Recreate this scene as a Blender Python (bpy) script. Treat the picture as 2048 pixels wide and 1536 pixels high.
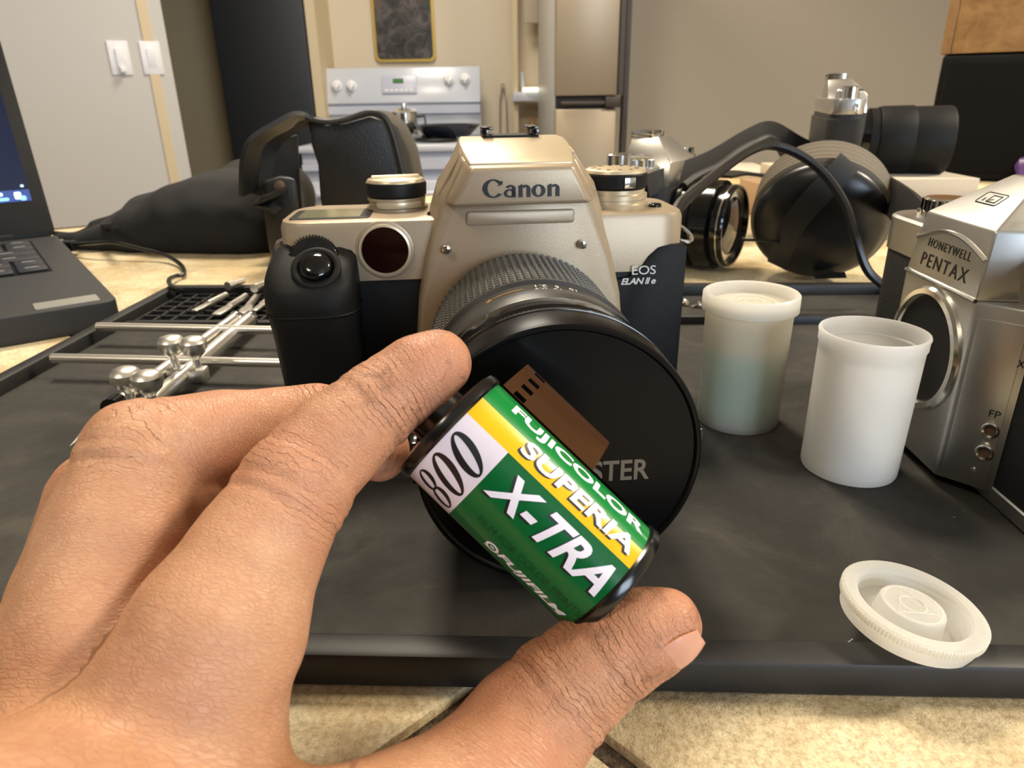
import bpy, bmesh, math, random
import numpy as np
from mathutils import Vector, Matrix

# ------------------------------------------------------------------ scene, camera, light
for o in list(bpy.data.objects):
    bpy.data.objects.remove(o, do_unlink=True)
scene = bpy.context.scene
COL = scene.collection
rad = math.radians

CAM_H, FPX = 0.123, 1420.0
PITCH, ROLL = rad(22.3), rad(-0.88)
FW = Vector((0, math.cos(PITCH), -math.sin(PITCH)))
_R0, _U0 = Vector((1, 0, 0)), Vector((0, math.sin(PITCH), math.cos(PITCH)))
RT = _R0 * math.cos(ROLL) + _U0 * math.sin(ROLL)
UP = -_R0 * math.sin(ROLL) + _U0 * math.cos(ROLL)
CAM = Vector((0, 0, CAM_H))
cd = bpy.data.cameras.new('camera')
cam = bpy.data.objects.new('camera', cd); COL.objects.link(cam)
cam.matrix_world = Matrix(((RT.x, UP.x, -FW.x, CAM.x), (RT.y, UP.y, -FW.y, CAM.y), (RT.z, UP.z, -FW.z, CAM.z), (0, 0, 0, 1)))
cd.sensor_fit = 'HORIZONTAL'; cd.sensor_width = 36.0; cd.lens = FPX / 2048 * 36.0
cd.clip_start = 0.005; cd.clip_end = 30
cd.dof.use_dof = True; cd.dof.focus_distance = 0.175; cd.dof.aperture_fstop = 38.0
scene.camera = cam

scene.view_settings.view_transform = 'Standard'
scene.view_settings.look = 'None'
scene.view_settings.exposure = -0.08
scene.view_settings.gamma = 1.0
scene.view_settings.use_curve_mapping = False

scene.cycles.diffuse_bounces = 4; scene.cycles.max_bounces = 8; scene.cycles.glossy_bounces = 3; scene.cycles.transmission_bounces = 8
scene.cycles.adaptive_threshold = 0.04; scene.cycles.caustics_reflective = False
GROUND, CEIL = -0.91, 1.55
world = bpy.data.worlds.new('world'); scene.world = world; world.use_nodes = True
bg = world.node_tree.nodes['Background']
bg.inputs[0].default_value = (0.75, 0.85, 1.0, 1); bg.inputs[1].default_value = 0.6

def area(name, loc, target, sx, sy, power, col, spread=180):
    l = bpy.data.lights.new(name, 'AREA'); l.shape = 'RECTANGLE'; l.size = sx; l.size_y = sy
    l.energy = power; l.color = col; l.spread = rad(spread)
    o = bpy.data.objects.new(name, l); COL.objects.link(o); o.location = loc
    o.rotation_euler = (Vector(target) - Vector(loc)).to_track_quat('-Z', 'Y').to_euler()
    return o
WARM = (1.0, 0.88, 0.70)
area('ceiling_light_right', (1.75, 0.45, CEIL - 0.04), (1.1, 0.35, 0), 0.40, 0.40, 75, WARM)
area('ceiling_light_over_table', (-0.25, 1.15, CEIL - 0.04), (-0.25, 1.0, 0), 0.40, 0.40, 35, WARM)
area('ceiling_light_kitchen', (-0.3, 2.7, CEIL - 0.04), (-0.3, 2.7, 0), 0.5, 0.5, 24, (1.0, 0.91, 0.78))
area('front_fill_light', (-0.9, -0.75, CEIL - 0.04), (-0.6, -0.4, 0), 0.40, 0.40, 14, WARM)  # added fill for the hand, label and can fronts; no fixture here
area('daylight_window', (1.5, -2.35, 0.55), (-0.4, 1.5, 0.1), 1.3, 1.2, 72, (0.68, 0.82, 1.0))

# ------------------------------------------------------------------ helpers
def ray(x, y): return FW + RT * ((x - 1024) / FPX) - UP * ((y - 768) / FPX)
def pz(x, y, z): d = ray(x, y); return CAM + d * ((z - CAM_H) / d.z)
def pY(x, y, Y): d = ray(x, y); return CAM + d * (Y / d.y)
def pc(x, y, zc): return CAM + ray(x, y) * zc
def ppl(x, y, p0, n): d = ray(x, y); return CAM + d * ((p0 - CAM).dot(n) / d.dot(n))

def cat(*gs):
    V, F = [], []
    for g in gs:
        b = len(V); V += list(g[0]); F += [tuple(i + b for i in f) for f in g[1]]
    return V, F
def tr(g, M): return [tuple(M @ Vector(v)) for v in g[0]], g[1]
def mv(g, x=0, y=0, z=0): return [(v[0] + x, v[1] + y, v[2] + z) for v in g[0]], g[1]
def rot(g, ax, deg): return tr(g, Matrix.Rotation(rad(deg), 4, ax))
def box(x0, x1, y0, y1, z0, z1):
    V = [(x, y, z) for z in (z0, z1) for y in (y0, y1) for x in (x0, x1)]
    return V, [(0, 2, 3, 1), (4, 5, 7, 6), (0, 1, 5, 4), (2, 6, 7, 3), (0, 4, 6, 2), (1, 3, 7, 5)]
def loft(secs, cap0=True, cap1=True, closed=True):
    n = len(secs[0]); V = [tuple(p) for s in secs for p in s]; F = []
    for i in range(len(secs) - 1):
        for j in range(n if closed else n - 1):
            k = (j + 1) % n
            F.append((i * n + j, i * n + k, (i + 1) * n + k, (i + 1) * n + j))
    if cap0: F.append(tuple(range(n))[::-1])
    if cap1: F.append(tuple((len(secs) - 1) * n + j for j in range(n)))
    return V, F
def lathe(prof, n=48, axis='z', cap=True):
    secs = [[(r * math.cos(2 * math.pi * j / n), r * math.sin(2 * math.pi * j / n), h) for j in range(n)] for r, h in prof]
    g = loft(secs, cap, cap)
    if axis == 'y': g = tr(g, Matrix.Rotation(rad(90), 4, 'X'))     # +z -> -y
    if axis == 'x': g = tr(g, Matrix.Rotation(rad(90), 4, 'Y'))     # +z -> +x
    return g
def prism(poly, a, b, plane='xz'):
    if plane == 'xz': return loft([[(p[0], a, p[1]) for p in poly], [(p[0], b, p[1]) for p in poly]])
    return loft([[(p[0], p[1], a) for p in poly], [(p[0], p[1], b) for p in poly]])
def rrect(x0, x1, y0, y1, r, n=5):
    P = []
    for cx, cy, a0 in ((x1 - r, y1 - r, 0), (x0 + r, y1 - r, 90), (x0 + r, y0 + r, 180), (x1 - r, y0 + r, 270)):
        for i in range(n + 1):
            a = rad(a0 + 90 * i / n); P.append((cx + r * math.cos(a), cy + r * math.sin(a)))
    return P
def spline(pts, n=8):
    pts = [Vector(p) for p in pts]; out = []
    for i in range(len(pts) - 1):
        p0 = pts[max(i - 1, 0)]; p1 = pts[i]; p2 = pts[i + 1]; p3 = pts[min(i + 2, len(pts) - 1)]
        for k in range(n):
            t = k / n
            out.append(0.5 * ((2 * p1) + (p2 - p0) * t + (2 * p0 - 5 * p1 + 4 * p2 - p3) * t * t + (3 * p1 - p0 - 3 * p2 + p3) * t ** 3))
    out.append(pts[-1]); return out
def tube(pts, r, n=10, closed=False):
    pts = [Vector(p) for p in pts]; m = len(pts)
    rs = r if isinstance(r, (list, tuple)) else [r] * m
    secs, up = [], None
    for i, p in enumerate(pts):
        if closed: t = (pts[(i + 1) % m] - pts[i - 1]).normalized()
        else: t = (pts[min(i + 1, m - 1)] - pts[max(i - 1, 0)]).normalized()
        if up is None:
            up = t.orthogonal().normalized()
        up = (up - t * up.dot(t)).normalized(); s = t.cross(up)
        secs.append([p + (up * math.cos(2 * math.pi * j / n) + s * math.sin(2 * math.pi * j / n)) * rs[i] for j in range(n)])
    if closed: secs.append(secs[0]); return loft(secs, False, False)
    return loft(secs)
def ribbon(pts, side, w, th):
    """flat strap: centre line, side vector(s), width, thickness"""
    pts = [Vector(p) for p in pts]; m = len(pts); secs = []
    for i, p in enumerate(pts):
        t = (pts[min(i + 1, m - 1)] - pts[max(i - 1, 0)]).normalized()
        s = Vector(side[i] if isinstance(side, list) else side); s = (s - t * s.dot(t)).normalized()
        nn = t.cross(s)
        secs.append([p + s * w / 2 + nn * th / 2, p - s * w / 2 + nn * th / 2, p - s * w / 2 - nn * th / 2, p + s * w / 2 - nn * th / 2])
    return loft(secs)

MATS = {}
def tag(o, label=None, cat_=None, group=None, kind=None):
    if label: o['label'] = label
    if cat_: o['category'] = cat_
    if group: o['group'] = group
    if kind: o['kind'] = kind
    return o
def empty(name, label, cat_, M=None, group=None):
    o = bpy.data.objects.new(name, None); COL.objects.link(o); o.empty_display_size = 0.01
    if M is not None: o.matrix_world = M
    return tag(o, label, cat_, group)
def mesh(name, g, mats, S=1.0, smooth=35, bevel=0, bseg=2):
    """g = geometry or list of (geometry, material index)"""
    idx = None
    if isinstance(g, list):
        idx = [k for gg, k in g for _ in gg[1]]; g = cat(*[gg for gg, k in g])
    me = bpy.data.meshes.new(name)
    me.from_pydata([tuple(c * S for c in v) for v in g[0]], [], g[1])
    for m in (mats if isinstance(mats, (list, tuple)) else [mats]):
        me.materials.append(MATS[m])
    if idx: me.polygons.foreach_set('material_index', idx)
    bm = bmesh.new(); bm.from_mesh(me)
    bmesh.ops.recalc_face_normals(bm, faces=bm.faces)
    if bevel:
        es = [e for e in bm.edges if len(e.link_faces) == 2 and e.calc_face_angle(0) > rad(28)]
        bmesh.ops.bevel(bm, geom=es, offset=bevel * S, offset_type='OFFSET', segments=bseg, profile=0.5, affect='EDGES', clamp_overlap=True)
    bm.to_mesh(me); bm.free()
    if smooth:
        me.polygons.foreach_set('use_smooth', [True] * len(me.polygons))
        me.set_sharp_from_angle(angle=rad(smooth))
    return me
def obj(name, g, mats, parent=None, S=1.0, smooth=35, bevel=0, bseg=2, label=None, M=None):
    me = g if isinstance(g, bpy.types.Mesh) else mesh(name, g, mats, S, smooth, bevel, bseg)
    o = bpy.data.objects.new(name, me); COL.objects.link(o)
    if parent is not None: o.parent = parent
    if M is not None: o.matrix_local = M
    if label: o['label'] = label
    return o
MM = 0.001
def T(x, y, z): return Matrix.Translation((x, y, z))
def RZ(d): return Matrix.Rotation(rad(d), 4, 'Z')
def struct(name, g, m, bevel=0, label=None, smooth=35):
    o = obj(name, g, m, bevel=bevel, smooth=smooth); o['kind'] = 'structure'
    if label: o['label'] = label
    return o

# ------------------------------------------------------------------ lettering (built-in font outlines turned to faces)
def glyphs(body, size=1.0, shear=0.0, bold=0.0, space=1.0, align='CENTER'):
    cu = bpy.data.curves.new('t', 'FONT'); cu.body = body; cu.size = size; cu.shear = shear
    cu.offset = bold; cu.space_character = space; cu.align_x = align; cu.align_y = 'CENTER'; cu.resolution_u = 4
    o = bpy.data.objects.new('t', cu); COL.objects.link(o)
    dg = bpy.context.evaluated_depsgraph_get(); ev = o.evaluated_get(dg); me = ev.to_mesh()
    V = [tuple(v.co) for v in me.vertices]; F = [tuple(p.vertices) for p in me.polygons]
    ev.to_mesh_clear(); bpy.data.objects.remove(o, do_unlink=True); bpy.data.curves.remove(cu)
    if not V: return V, F
    ys = [v[1] for v in V]; xs = [v[0] for v in V]
    cy = (min(ys) + max(ys)) / 2; cx = (min(xs) + max(xs)) / 2 if align == 'CENTER' else min(xs)
    return [(v[0] - cx, v[1] - cy, 0) for v in V], F
def fit(g, w, h):
    xs = [v[0] for v in g[0]]; ys = [v[1] for v in g[0]]
    kx = w / (max(xs) - min(xs)); ky = h / (max(ys) - min(ys))
    return [(v[0] * kx, v[1] * ky, v[2]) for v in g[0]], g[1]
def slab(g, th):
    """flat face set (x,y) -> same faces lifted to z=th with side walls"""
    V, F = g; n = len(V); ec = {}
    for f in F:
        for i in range(len(f)):
            a, b = f[i], f[(i + 1) % len(f)]; k = (min(a, b), max(a, b)); ec.setdefault(k, []).append((a, b))
    V2 = list(V) + [(v[0], v[1], v[2] + th) for v in V]
    F2 = [tuple(i + n for i in f) for f in F]
    for k, l in ec.items():
        if len(l) == 1: a, b = l[0]; F2.append((a, b, b + n, a + n))
    return V2, F2
def slice_x(g, step, axis=0):
    bm = bmesh.new(); vs = [bm.verts.new(v) for v in g[0]]
    for f in g[1]:
        try: bm.faces.new([vs[i] for i in f])
        except ValueError: pass
    lo = min(v[axis] for v in g[0]); hi = max(v[axis] for v in g[0]); x = lo + step
    no = [0, 0, 0]; no[axis] = 1
    while x < hi:
        co = [0, 0, 0]; co[axis] = x
        bmesh.ops.bisect_plane(bm, geom=bm.verts[:] + bm.edges[:] + bm.faces[:], plane_co=co, plane_no=no, dist=1e-7)
        x += step
    bm.verts.index_update()
    out = [tuple(v.co) for v in bm.verts], [tuple(v.index for v in f.verts) for f in bm.faces]
    bm.free(); return out
def mapg(g, fn): return [tuple(fn(*v)) for v in g[0]], g[1]

# ------------------------------------------------------------------ implicit surfaces -> one continuous mesh
def surface_nets(vol, origin, h):
    s = vol < 0
    nx, ny, nz = vol.shape
    c = np.zeros((nx - 1, ny - 1, nz - 1), np.int8)
    offs = [(i, j, k) for i in (0, 1) for j in (0, 1) for k in (0, 1)]
    for i, j, k in offs: c += s[i:nx - 1 + i, j:ny - 1 + j, k:nz - 1 + k]
    act = np.argwhere((c > 0) & (c < 8))
    ids = -np.ones(c.shape, np.int64); ids[act[:, 0], act[:, 1], act[:, 2]] = np.arange(len(act))
    acc = np.zeros((len(act), 3)); cnt = np.zeros(len(act))
    for a in range(8):
        for b in range(a + 1, 8):
            oa, ob = np.array(offs[a]), np.array(offs[b])
            if np.abs(oa - ob).sum() != 1: continue
            va = vol[act[:, 0] + oa[0], act[:, 1] + oa[1], act[:, 2] + oa[2]]
            vb = vol[act[:, 0] + ob[0], act[:, 1] + ob[1], act[:, 2] + ob[2]]
            m = (va < 0) != (vb < 0)
            t = np.where(m, va / np.where(m, va - vb, 1), 0)
            acc += np.where(m[:, None], oa + (ob - oa) * t[:, None], 0); cnt += m
    V = (act + acc / cnt[:, None]) * h + origin
    F = []
    for ax in range(3):
        u, w = (ax + 1) % 3, (ax + 2) % 3
        sl0 = [slice(None)] * 3; sl1 = [slice(None)] * 3
        sl0[ax] = slice(0, -1); sl1[ax] = slice(1, None)
        d = s[tuple(sl0)] != s[tuple(sl1)]
        e = np.argwhere(d)
        e = e[(e[:, u] > 0) & (e[:, w] > 0) & (e[:, u] < vol.shape[u] - 1) & (e[:, w] < vol.shape[w] - 1)]
        q = []
        for du, dw in ((0, 0), (1, 0), (1, 1), (0, 1)):
            p = e.copy(); p[:, u] -= du; p[:, w] -= dw
            q.append(ids[p[:, 0], p[:, 1], p[:, 2]])
        q = np.stack(q, 1); flip = s[e[:, 0], e[:, 1], e[:, 2]]
        q[~flip] = q[~flip][:, ::-1]
        F.append(q)
    return V, np.concatenate(F)
def rcone(P, a, b, r1, r2):
    a = np.array(a, np.float32); b = np.array(b, np.float32)
    ba = b - a; l2 = float(ba @ ba); rr = r1 - r2; a2 = l2 - rr * rr; il2 = 1.0 / l2
    pa = P - a; y = pa @ ba; z = y - l2
    x2 = ((pa * l2 - ba * y[..., None]) ** 2).sum(-1); y2 = y * y * l2; z2 = z * z * l2
    k = np.sign(rr) * rr * rr * x2
    d = (np.sqrt(x2 * a2 * il2) + y * rr) * il2 - r1
    m1 = np.sign(z) * a2 * z2 > k; m2 = (~m1) & (np.sign(y) * a2 * y2 < k)
    d = np.where(m1, np.sqrt(x2 + z2) * il2 - r2, d)
    return np.where(m2, np.sqrt(x2 + y2) * il2 - r1, d)
def smin(a, b, k):
    h = np.clip(0.5 + 0.5 * (b - a) / k, 0, 1)
    return b * (1 - h) + a * h - k * h * (1 - h)
def vnoise(P, scale, seed=0):
    """smooth value noise at points P (N,3)"""
    q = np.asarray(P, np.float64) * scale + seed * 17.31
    i = np.floor(q).astype(np.int64); f = q - i; f = f * f * (3 - 2 * f)
    def h(a, b, c):
        n = (a * 374761393 + b * 668265263 + c * 2147483647 + seed * 974711) & 0x7fffffff
        n = ((n ^ (n >> 13)) * 1274126177) & 0x7fffffff
        return (n & 0xffff) / 32767.5 - 1
    r = 0
    for a in (0, 1):
        for b in (0, 1):
            for c in (0, 1):
                w = (f[:, 0] if a else 1 - f[:, 0]) * (f[:, 1] if b else 1 - f[:, 1]) * (f[:, 2] if c else 1 - f[:, 2])
                r = r + w * h(i[:, 0] + a, i[:, 1] + b, i[:, 2] + c)
    return r
def relax(V, F, it, lam=0.5):
    E = np.concatenate([F[:, [0, 1]], F[:, [1, 2]], F[:, [2, 3]], F[:, [3, 0]]])
    n = len(V)
    for _ in range(it):
        acc = np.zeros_like(V); cnt = np.zeros(n)
        for a, b in ((0, 1), (1, 0)):
            for c in range(3): acc[:, c] += np.bincount(E[:, a], V[E[:, b], c], n)
            cnt += np.bincount(E[:, a], minlength=n)
        V = V + lam * (acc / cnt[:, None] - V)
    return V
# ------------------------------------------------------------------ materials
class NT:
    def __init__(s, name):
        m = bpy.data.materials.new(name); m.use_nodes = True; s.m = m; s.t = m.node_tree
        s.b = s.t.nodes['Principled BSDF']; s.out = s.t.nodes['Material Output']; MATS[name] = m
    def n(s, typ, **kw):
        x = s.t.nodes.new(typ)
        for k, v in kw.items():
            if k.startswith('_'): setattr(x, k[1:], v)
            else: x.inputs[k.replace('__', ' ')].default_value = v
        return x
    def l(s, a, b): s.t.links.new(a, b)
    def co(s, kind='Object', scale=None):
        c = s.n('ShaderNodeTexCoord').outputs[kind]
        if scale:
            mp = s.n('ShaderNodeMapping'); mp.inputs['Scale'].default_value = scale; s.l(c, mp.inputs[0]); c = mp.outputs[0]
        return c
    def noise(s, scale, detail=4, rough=.55, co=None, dist=0):
        x = s.n('ShaderNodeTexNoise', Scale=scale, Detail=detail, Roughness=rough, Distortion=dist)
        s.l(co or s.co(), x.inputs['Vector']); return x.outputs['Fac']
    def ramp(s, fac, stops, interp='LINEAR'):
        r = s.n('ShaderNodeValToRGB'); e = r.color_ramp.elements; r.color_ramp.interpolation = interp
        while len(e) < len(stops): e.new(0.5)
        for q, (p, c) in zip(e, stops): q.position = p; q.color = c if len(c) == 4 else (*c, 1)
        s.l(fac, r.inputs[0]); return r.outputs[0]
    def math(s, op, a, b=None):
        x = s.n('ShaderNodeMath', _operation=op)
        for i, v in enumerate((a, b)):
            if v is None: continue
            if isinstance(v, (int, float)): x.inputs[i].default_value = v
            else: s.l(v, x.inputs[i])
        return x.outputs[0]
    def mix(s, fac, a, b, typ='MIX'):
        x = s.n('ShaderNodeMix', _data_type='RGBA', _blend_type=typ)
        for i, v in ((0, fac), (6, a), (7, b)):
            if isinstance(v, (int, float)): x.inputs[i].default_value = v
            elif isinstance(v, tuple): x.inputs[i].default_value = (*v, 1) if len(v) == 3 else v
            else: s.l(v, x.inputs[i])
        return x.outputs[2]
    def bump(s, h, dist, strength=1.0, prev=None):
        x = s.n('ShaderNodeBump', Strength=strength, Distance=dist); s.l(h, x.inputs['Height'])
        if prev: s.l(prev, x.inputs['Normal'])
        return x.outputs[0]
    def set(s, **kw):
        for k, v in kw.items():
            k = k.replace('__', ' ')
            if isinstance(v, (int, float)): s.b.inputs[k].default_value = v
            elif isinstance(v, tuple): s.b.inputs[k].default_value = (*v, 1) if len(v) == 3 and 'Color' in k or len(v) == 3 and 'Tint' in k else v
            else: s.l(v, s.b.inputs[k])
        return s
def sr(r, g, b): return tuple(((c / 255) / 12.92 if c / 255 <= .04045 else ((c / 255 + .055) / 1.055) ** 2.4) for c in (r, g, b))
def plain(name, col, rough=.5, metal=0.0, spec=.5, bump=None, var=None, coat=0.0, rvar=None):
    k = NT(name); k.set(Base__Color=col, Roughness=rough, Metallic=metal, Specular__IOR__Level=spec, Coat__Weight=coat)
    if coat: k.set(Coat__Roughness=.08)
    if var: # (scale, darker colour)
        f = k.noise(var[0], 5, .6); k.set(Base__Color=k.ramp(f, [(.35, var[1]), (.65, col)]))
    if rvar:
        f = k.noise(rvar[0], 4); k.set(Roughness=k.ramp(f, [(.3, (rvar[1],) * 3), (.7, (rvar[2],) * 3)]))
    if bump: k.set(Normal=k.bump(k.noise(bump[0], 4, .6), bump[1]))
    return k
# room
plain('wall_brown', sr(104, 88, 72), .85)  # unseen front wall, darkened to keep reflections in the cameras dim
plain('wall_paint', sr(216, 203, 179), .8)
plain('wall_light', sr(202, 199, 194), .8)
plain('hall_paint', sr(214, 196, 156), .85)
plain('ceiling_paint', sr(225, 215, 198), .9)
plain('floor_wood', sr(86, 62, 42), .5)
plain('trim_paint', sr(214, 196, 160), .6)
plain('dark_door', sr(36, 38, 41), .45)
plain('enamel', sr(204, 208, 217), .22, spec=.6)
plain('enamel_grey', sr(196, 200, 214), .3)
plain('knob_white', sr(240, 240, 240), .3)
plain('steel_fridge', sr(178, 162, 138), .38, .35)
plain('steel_side', sr(205, 203, 196), .4, .2)
plain('dark_trim', sr(70, 62, 54), .5)
plain('black_gap', sr(28, 27, 26), .6)
plain('pan_black', sr(30, 34, 46), .25)
plain('chrome', (.86, .85, .83), .12, 1.0)
plain('switch_plate', sr(238, 238, 240), .35)
k = plain('green_digits', sr(20, 60, 20), .3); k.set(Emission__Color=(.08, .55, .08), Emission__Strength=.9)
k = plain('shelf_lamp', sr(255, 250, 230), .3); k.set(Emission__Color=(1, .95, .75), Emission__Strength=1.6)
plain('gold_edge', sr(200, 170, 90), .4, .5)
k = NT('poster_print')
c = k.co('Object')
f1 = k.noise(14, 6, .65, c, 1.2); f2 = k.noise(5, 3, .5, c, .6)
col = k.ramp(f1, [(.32, sr(26, 25, 26)), (.5, sr(62, 60, 58)), (.62, sr(98, 92, 88)), (.75, sr(52, 46, 44))])
k.set(Base__Color=k.mix(k.ramp(f2, [(.55, (0, 0, 0)), (.7, (.6, .6, .6))]), col, sr(120, 84, 62)), Roughness=.35)
k = NT('box_wood'); c = k.co('Object', (18, 2, 18)); f = k.noise(3, 5, .6, c, .8)
k.set(Base__Color=k.ramp(f, [(.3, sr(126, 92, 54)), (.7, sr(160, 124, 80))]), Roughness=.5)
plain('speaker_cloth', sr(17, 16, 15), .9, spec=.15, bump=(900, .0008))
plain('purple_plastic', sr(92, 62, 120), .35)
# table
k = NT('stone_tile'); c = k.co('Object')
f1 = k.noise(22, 8, .68, c, .4); f2 = k.noise(760, 4, .75, c); f3 = k.noise(7, 3, .5, c)
col = k.ramp(f1, [(.25, sr(152, 124, 84)), (.40, sr(206, 184, 142)), (.56, sr(232, 218, 180)), (.8, sr(244, 236, 208))])
col = k.mix(k.ramp(f2, [(.42, (.0,) * 3), (.66, (.62,) * 3)]), col, sr(150, 124, 84))
col = k.mix(k.ramp(f3, [(.5, (0,) * 3), (.75, (.45,) * 3)]), col, sr(186, 156, 104))
k.set(Base__Color=col, Roughness=.5, Specular__IOR__Level=.35, Normal=k.bump(k.noise(260, 6, .7, c), .0007))
plain('grout', sr(112, 94, 70), .9, bump=(900, .0015), var=(500, sr(58, 46, 34)))
plain('table_side', sr(72, 52, 36), .6)
k = NT('tray_rubber'); c = k.co('Object')
f1 = k.noise(24, 7, .68, c, .9); f2 = k.noise(150, 5, .7, c)
col = k.ramp(f1, [(.3, sr(46, 45, 42)), (.55, sr(58, 56, 52)), (.78, sr(82, 79, 72))])
vo = k.n('ShaderNodeTexVoronoi', Scale=120.0); k.l(c, vo.inputs['Vector'])
sp = k.ramp(vo.outputs['Distance'], [(.02, (1,) * 3), (.05, (0,) * 3)])
k.set(Base__Color=k.mix(k.math('MULTIPLY', sp, k.ramp(k.noise(40, 2, .5, c), [(.62, (0,) * 3), (.66, (.7,) * 3)])), col, sr(170, 168, 160)),
      Roughness=k.ramp(f2, [(.3, (.62,) * 3), (.7, (.8,) * 3)]), Specular__IOR__Level=.25, Normal=k.bump(k.noise(1400, 3, .6, c), .00012))
plain('tray_rim', sr(40, 39, 38), .5, spec=.4, var=(60, sr(30, 29, 28)))
plain('steel', (.86, .83, .76), .34, 1.0)
plain('screw_steel', (.8, .75, .66), .2, 1.0)
# cameras
k = NT('champagne'); f = k.noise(3500, 2, .5)
k.set(Base__Color=sr(166, 148, 122), Metallic=.3, Roughness=.38, Specular__IOR__Level=.5, Normal=k.bump(f, .00004))
plain('champagne_bright', sr(200, 182, 150), .34, .4)
plain('black_plastic', sr(27, 26, 25), .5, spec=.15, bump=(3000, .00005))
plain('black_rubber', sr(20, 20, 19), .55, spec=.2, bump=(2500, .00008))
plain('black_gloss', sr(10, 10, 10), .12, spec=.55)
plain('lens_barrel', sr(50, 48, 45), .38, spec=.5, bump=(3500, .00002))
plain('knurl_rubber', sr(84, 82, 77), .5)
plain('cap_black', sr(9, 8, 8), .3, spec=.15)
plain('cap_rim', sr(16, 15, 15), .16, spec=.6)
plain('deep_red_glass', sr(22, 6, 6), .08, spec=.15)
plain('lcd_glass', sr(128, 126, 100), .12, spec=.6)
plain('print_white', sr(214, 212, 205), .5)
plain('print_gold', sr(206, 150, 70), .45)
plain('print_black', sr(14, 14, 13), .4)
plain('print_grey', sr(106, 95, 80), .45)
plain('satin_chrome', (.54, .53, .50), .36, 1.0)
plain('chrome_cam', (.72, .71, .67), .16, 1.0)
plain('leatherette', sr(20, 20, 20), .6, bump=(1100, .0003))
plain('dark_hole', sr(6, 6, 6), .7)
plain('lens_glass', sr(20, 22, 30), .05, spec=.8)
plain('worn_brown', sr(96, 72, 52), .6)
plain('strap_black', sr(24, 23, 22), .5, bump=(1500, .0002))
plain('leather_black', sr(24, 23, 21), .45, bump=(500, .0004))
plain('fabric_black', sr(24, 23, 22), .9, bump=(1500, .0003))
plain('fabric_grey', sr(72, 66, 56), .85, bump=(1500, .0003))
plain('lining_dark', sr(38, 36, 32), .8, var=(60, sr(24, 23, 21)))
plain('cable_black', sr(22, 21, 20), .35)
plain('ribbed_grey', sr(112, 102, 86), .75, bump=(900, .0003))
plain('gloss_shell', sr(16, 17, 19), .34, spec=.5)
plain('laptop_shell', sr(46, 46, 46), .55, 0, .3)
plain('laptop_black', sr(13, 13, 13), .45, spec=.2)
plain('key_black', sr(34, 34, 37), .5)
plain('sticker_silver', sr(150, 148, 140), .4, .2)
k = plain('screen_dark', sr(8, 12, 28), .12, spec=.5); k.set(Emission__Color=(.006, .012, .05), Emission__Strength=.7)
k = plain('screen_icon', sr(90, 150, 220), .3); k.set(Emission__Color=(.30, .60, 1.0), Emission__Strength=1.3)
k = plain('screen_icon_white', sr(190, 220, 240), .3); k.set(Emission__Color=(.65, .88, 1.0), Emission__Strength=1.2)
k = plain('screen_bar', sr(30, 50, 110), .3); k.set(Emission__Color=(.05, .09, .28), Emission__Strength=.8)
plain('paper', sr(196, 184, 164), .75)
plain('paper_tan', sr(176, 144, 108), .8)
plain('wood_pale', sr(206, 178, 134), .6, var=(30, sr(180, 150, 104)))
# film
plain('film_green', sr(6, 122, 52), .2, spec=.4, coat=.3)
plain('film_green_dark', sr(2, 88, 40), .26, spec=.3, coat=.12)
plain('film_yellow', sr(232, 178, 8), .22, spec=.4, coat=.3)
plain('film_white', sr(216, 206, 214), .25, spec=.5, coat=.4)
plain('film_text_white', sr(232, 226, 234), .3)
plain('film_text_green', sr(6, 60, 30), .35)
plain('film_cap', sr(16, 15, 14), .2, spec=.55)
k = plain('film_base', sr(70, 42, 18), .22, spec=.5); k.set(Transmission__Weight=.25)
plain('teal_label', sr(96, 184, 166), .5)
plain('pale_label', sr(236, 226, 190), .5)
def milky(name, col, clear, rough=.35):
    k = NT(name); k.set(Base__Color=col, Roughness=rough, Specular__IOR__Level=.45)
    tl = k.n('ShaderNodeBsdfTranslucent', Color=(*col, 1)); m1 = k.n('ShaderNodeMixShader'); m1.inputs[0].default_value = .62
    k.l(k.b.outputs[0], m1.inputs[1]); k.l(tl.outputs[0], m1.inputs[2]); last = m1
    if clear:
        gl = k.n('ShaderNodeBsdfRefraction', Color=(.93, .92, .88, 1), Roughness=.38, IOR=1.02)
        m2 = k.n('ShaderNodeMixShader'); m2.inputs[0].default_value = clear
        k.l(m1.outputs[0], m2.inputs[1]); k.l(gl.outputs[0], m2.inputs[2]); last = m2
    k.l(last.outputs[0], k.out.inputs['Surface'])
milky('milky_white', sr(251, 250, 247), 0)
milky('milky_clear', sr(250, 248, 243), .40)
milky('milky_lid', sr(248, 246, 240), .10)
# skin
k = NT('skin'); c = k.co('Object')
u = k.n('ShaderNodeAttribute', _attribute_name='u').outputs['Fac']
jm = k.n('ShaderNodeAttribute', _attribute_name='jm').outputs['Fac']
dm = k.n('ShaderNodeAttribute', _attribute_name='dirt').outputs['Fac']
rm = k.n('ShaderNodeAttribute', _attribute_name='red').outputs['Fac']
n1 = k.noise(70, 4, .6, c); n2 = k.noise(300, 5, .65, c, .4)
base = k.ramp(n1, [(.3, sr(176, 129, 96)), (.55, sr(191, 144, 109)), (.75, sr(201, 157, 122))])
base = k.mix(k.ramp(n2, [(.4, (0,) * 3), (.75, (.28,) * 3)]), base, sr(176, 112, 82))
base = k.mix(k.math('MULTIPLY', rm, .42), base, sr(190, 118, 90))
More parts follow.
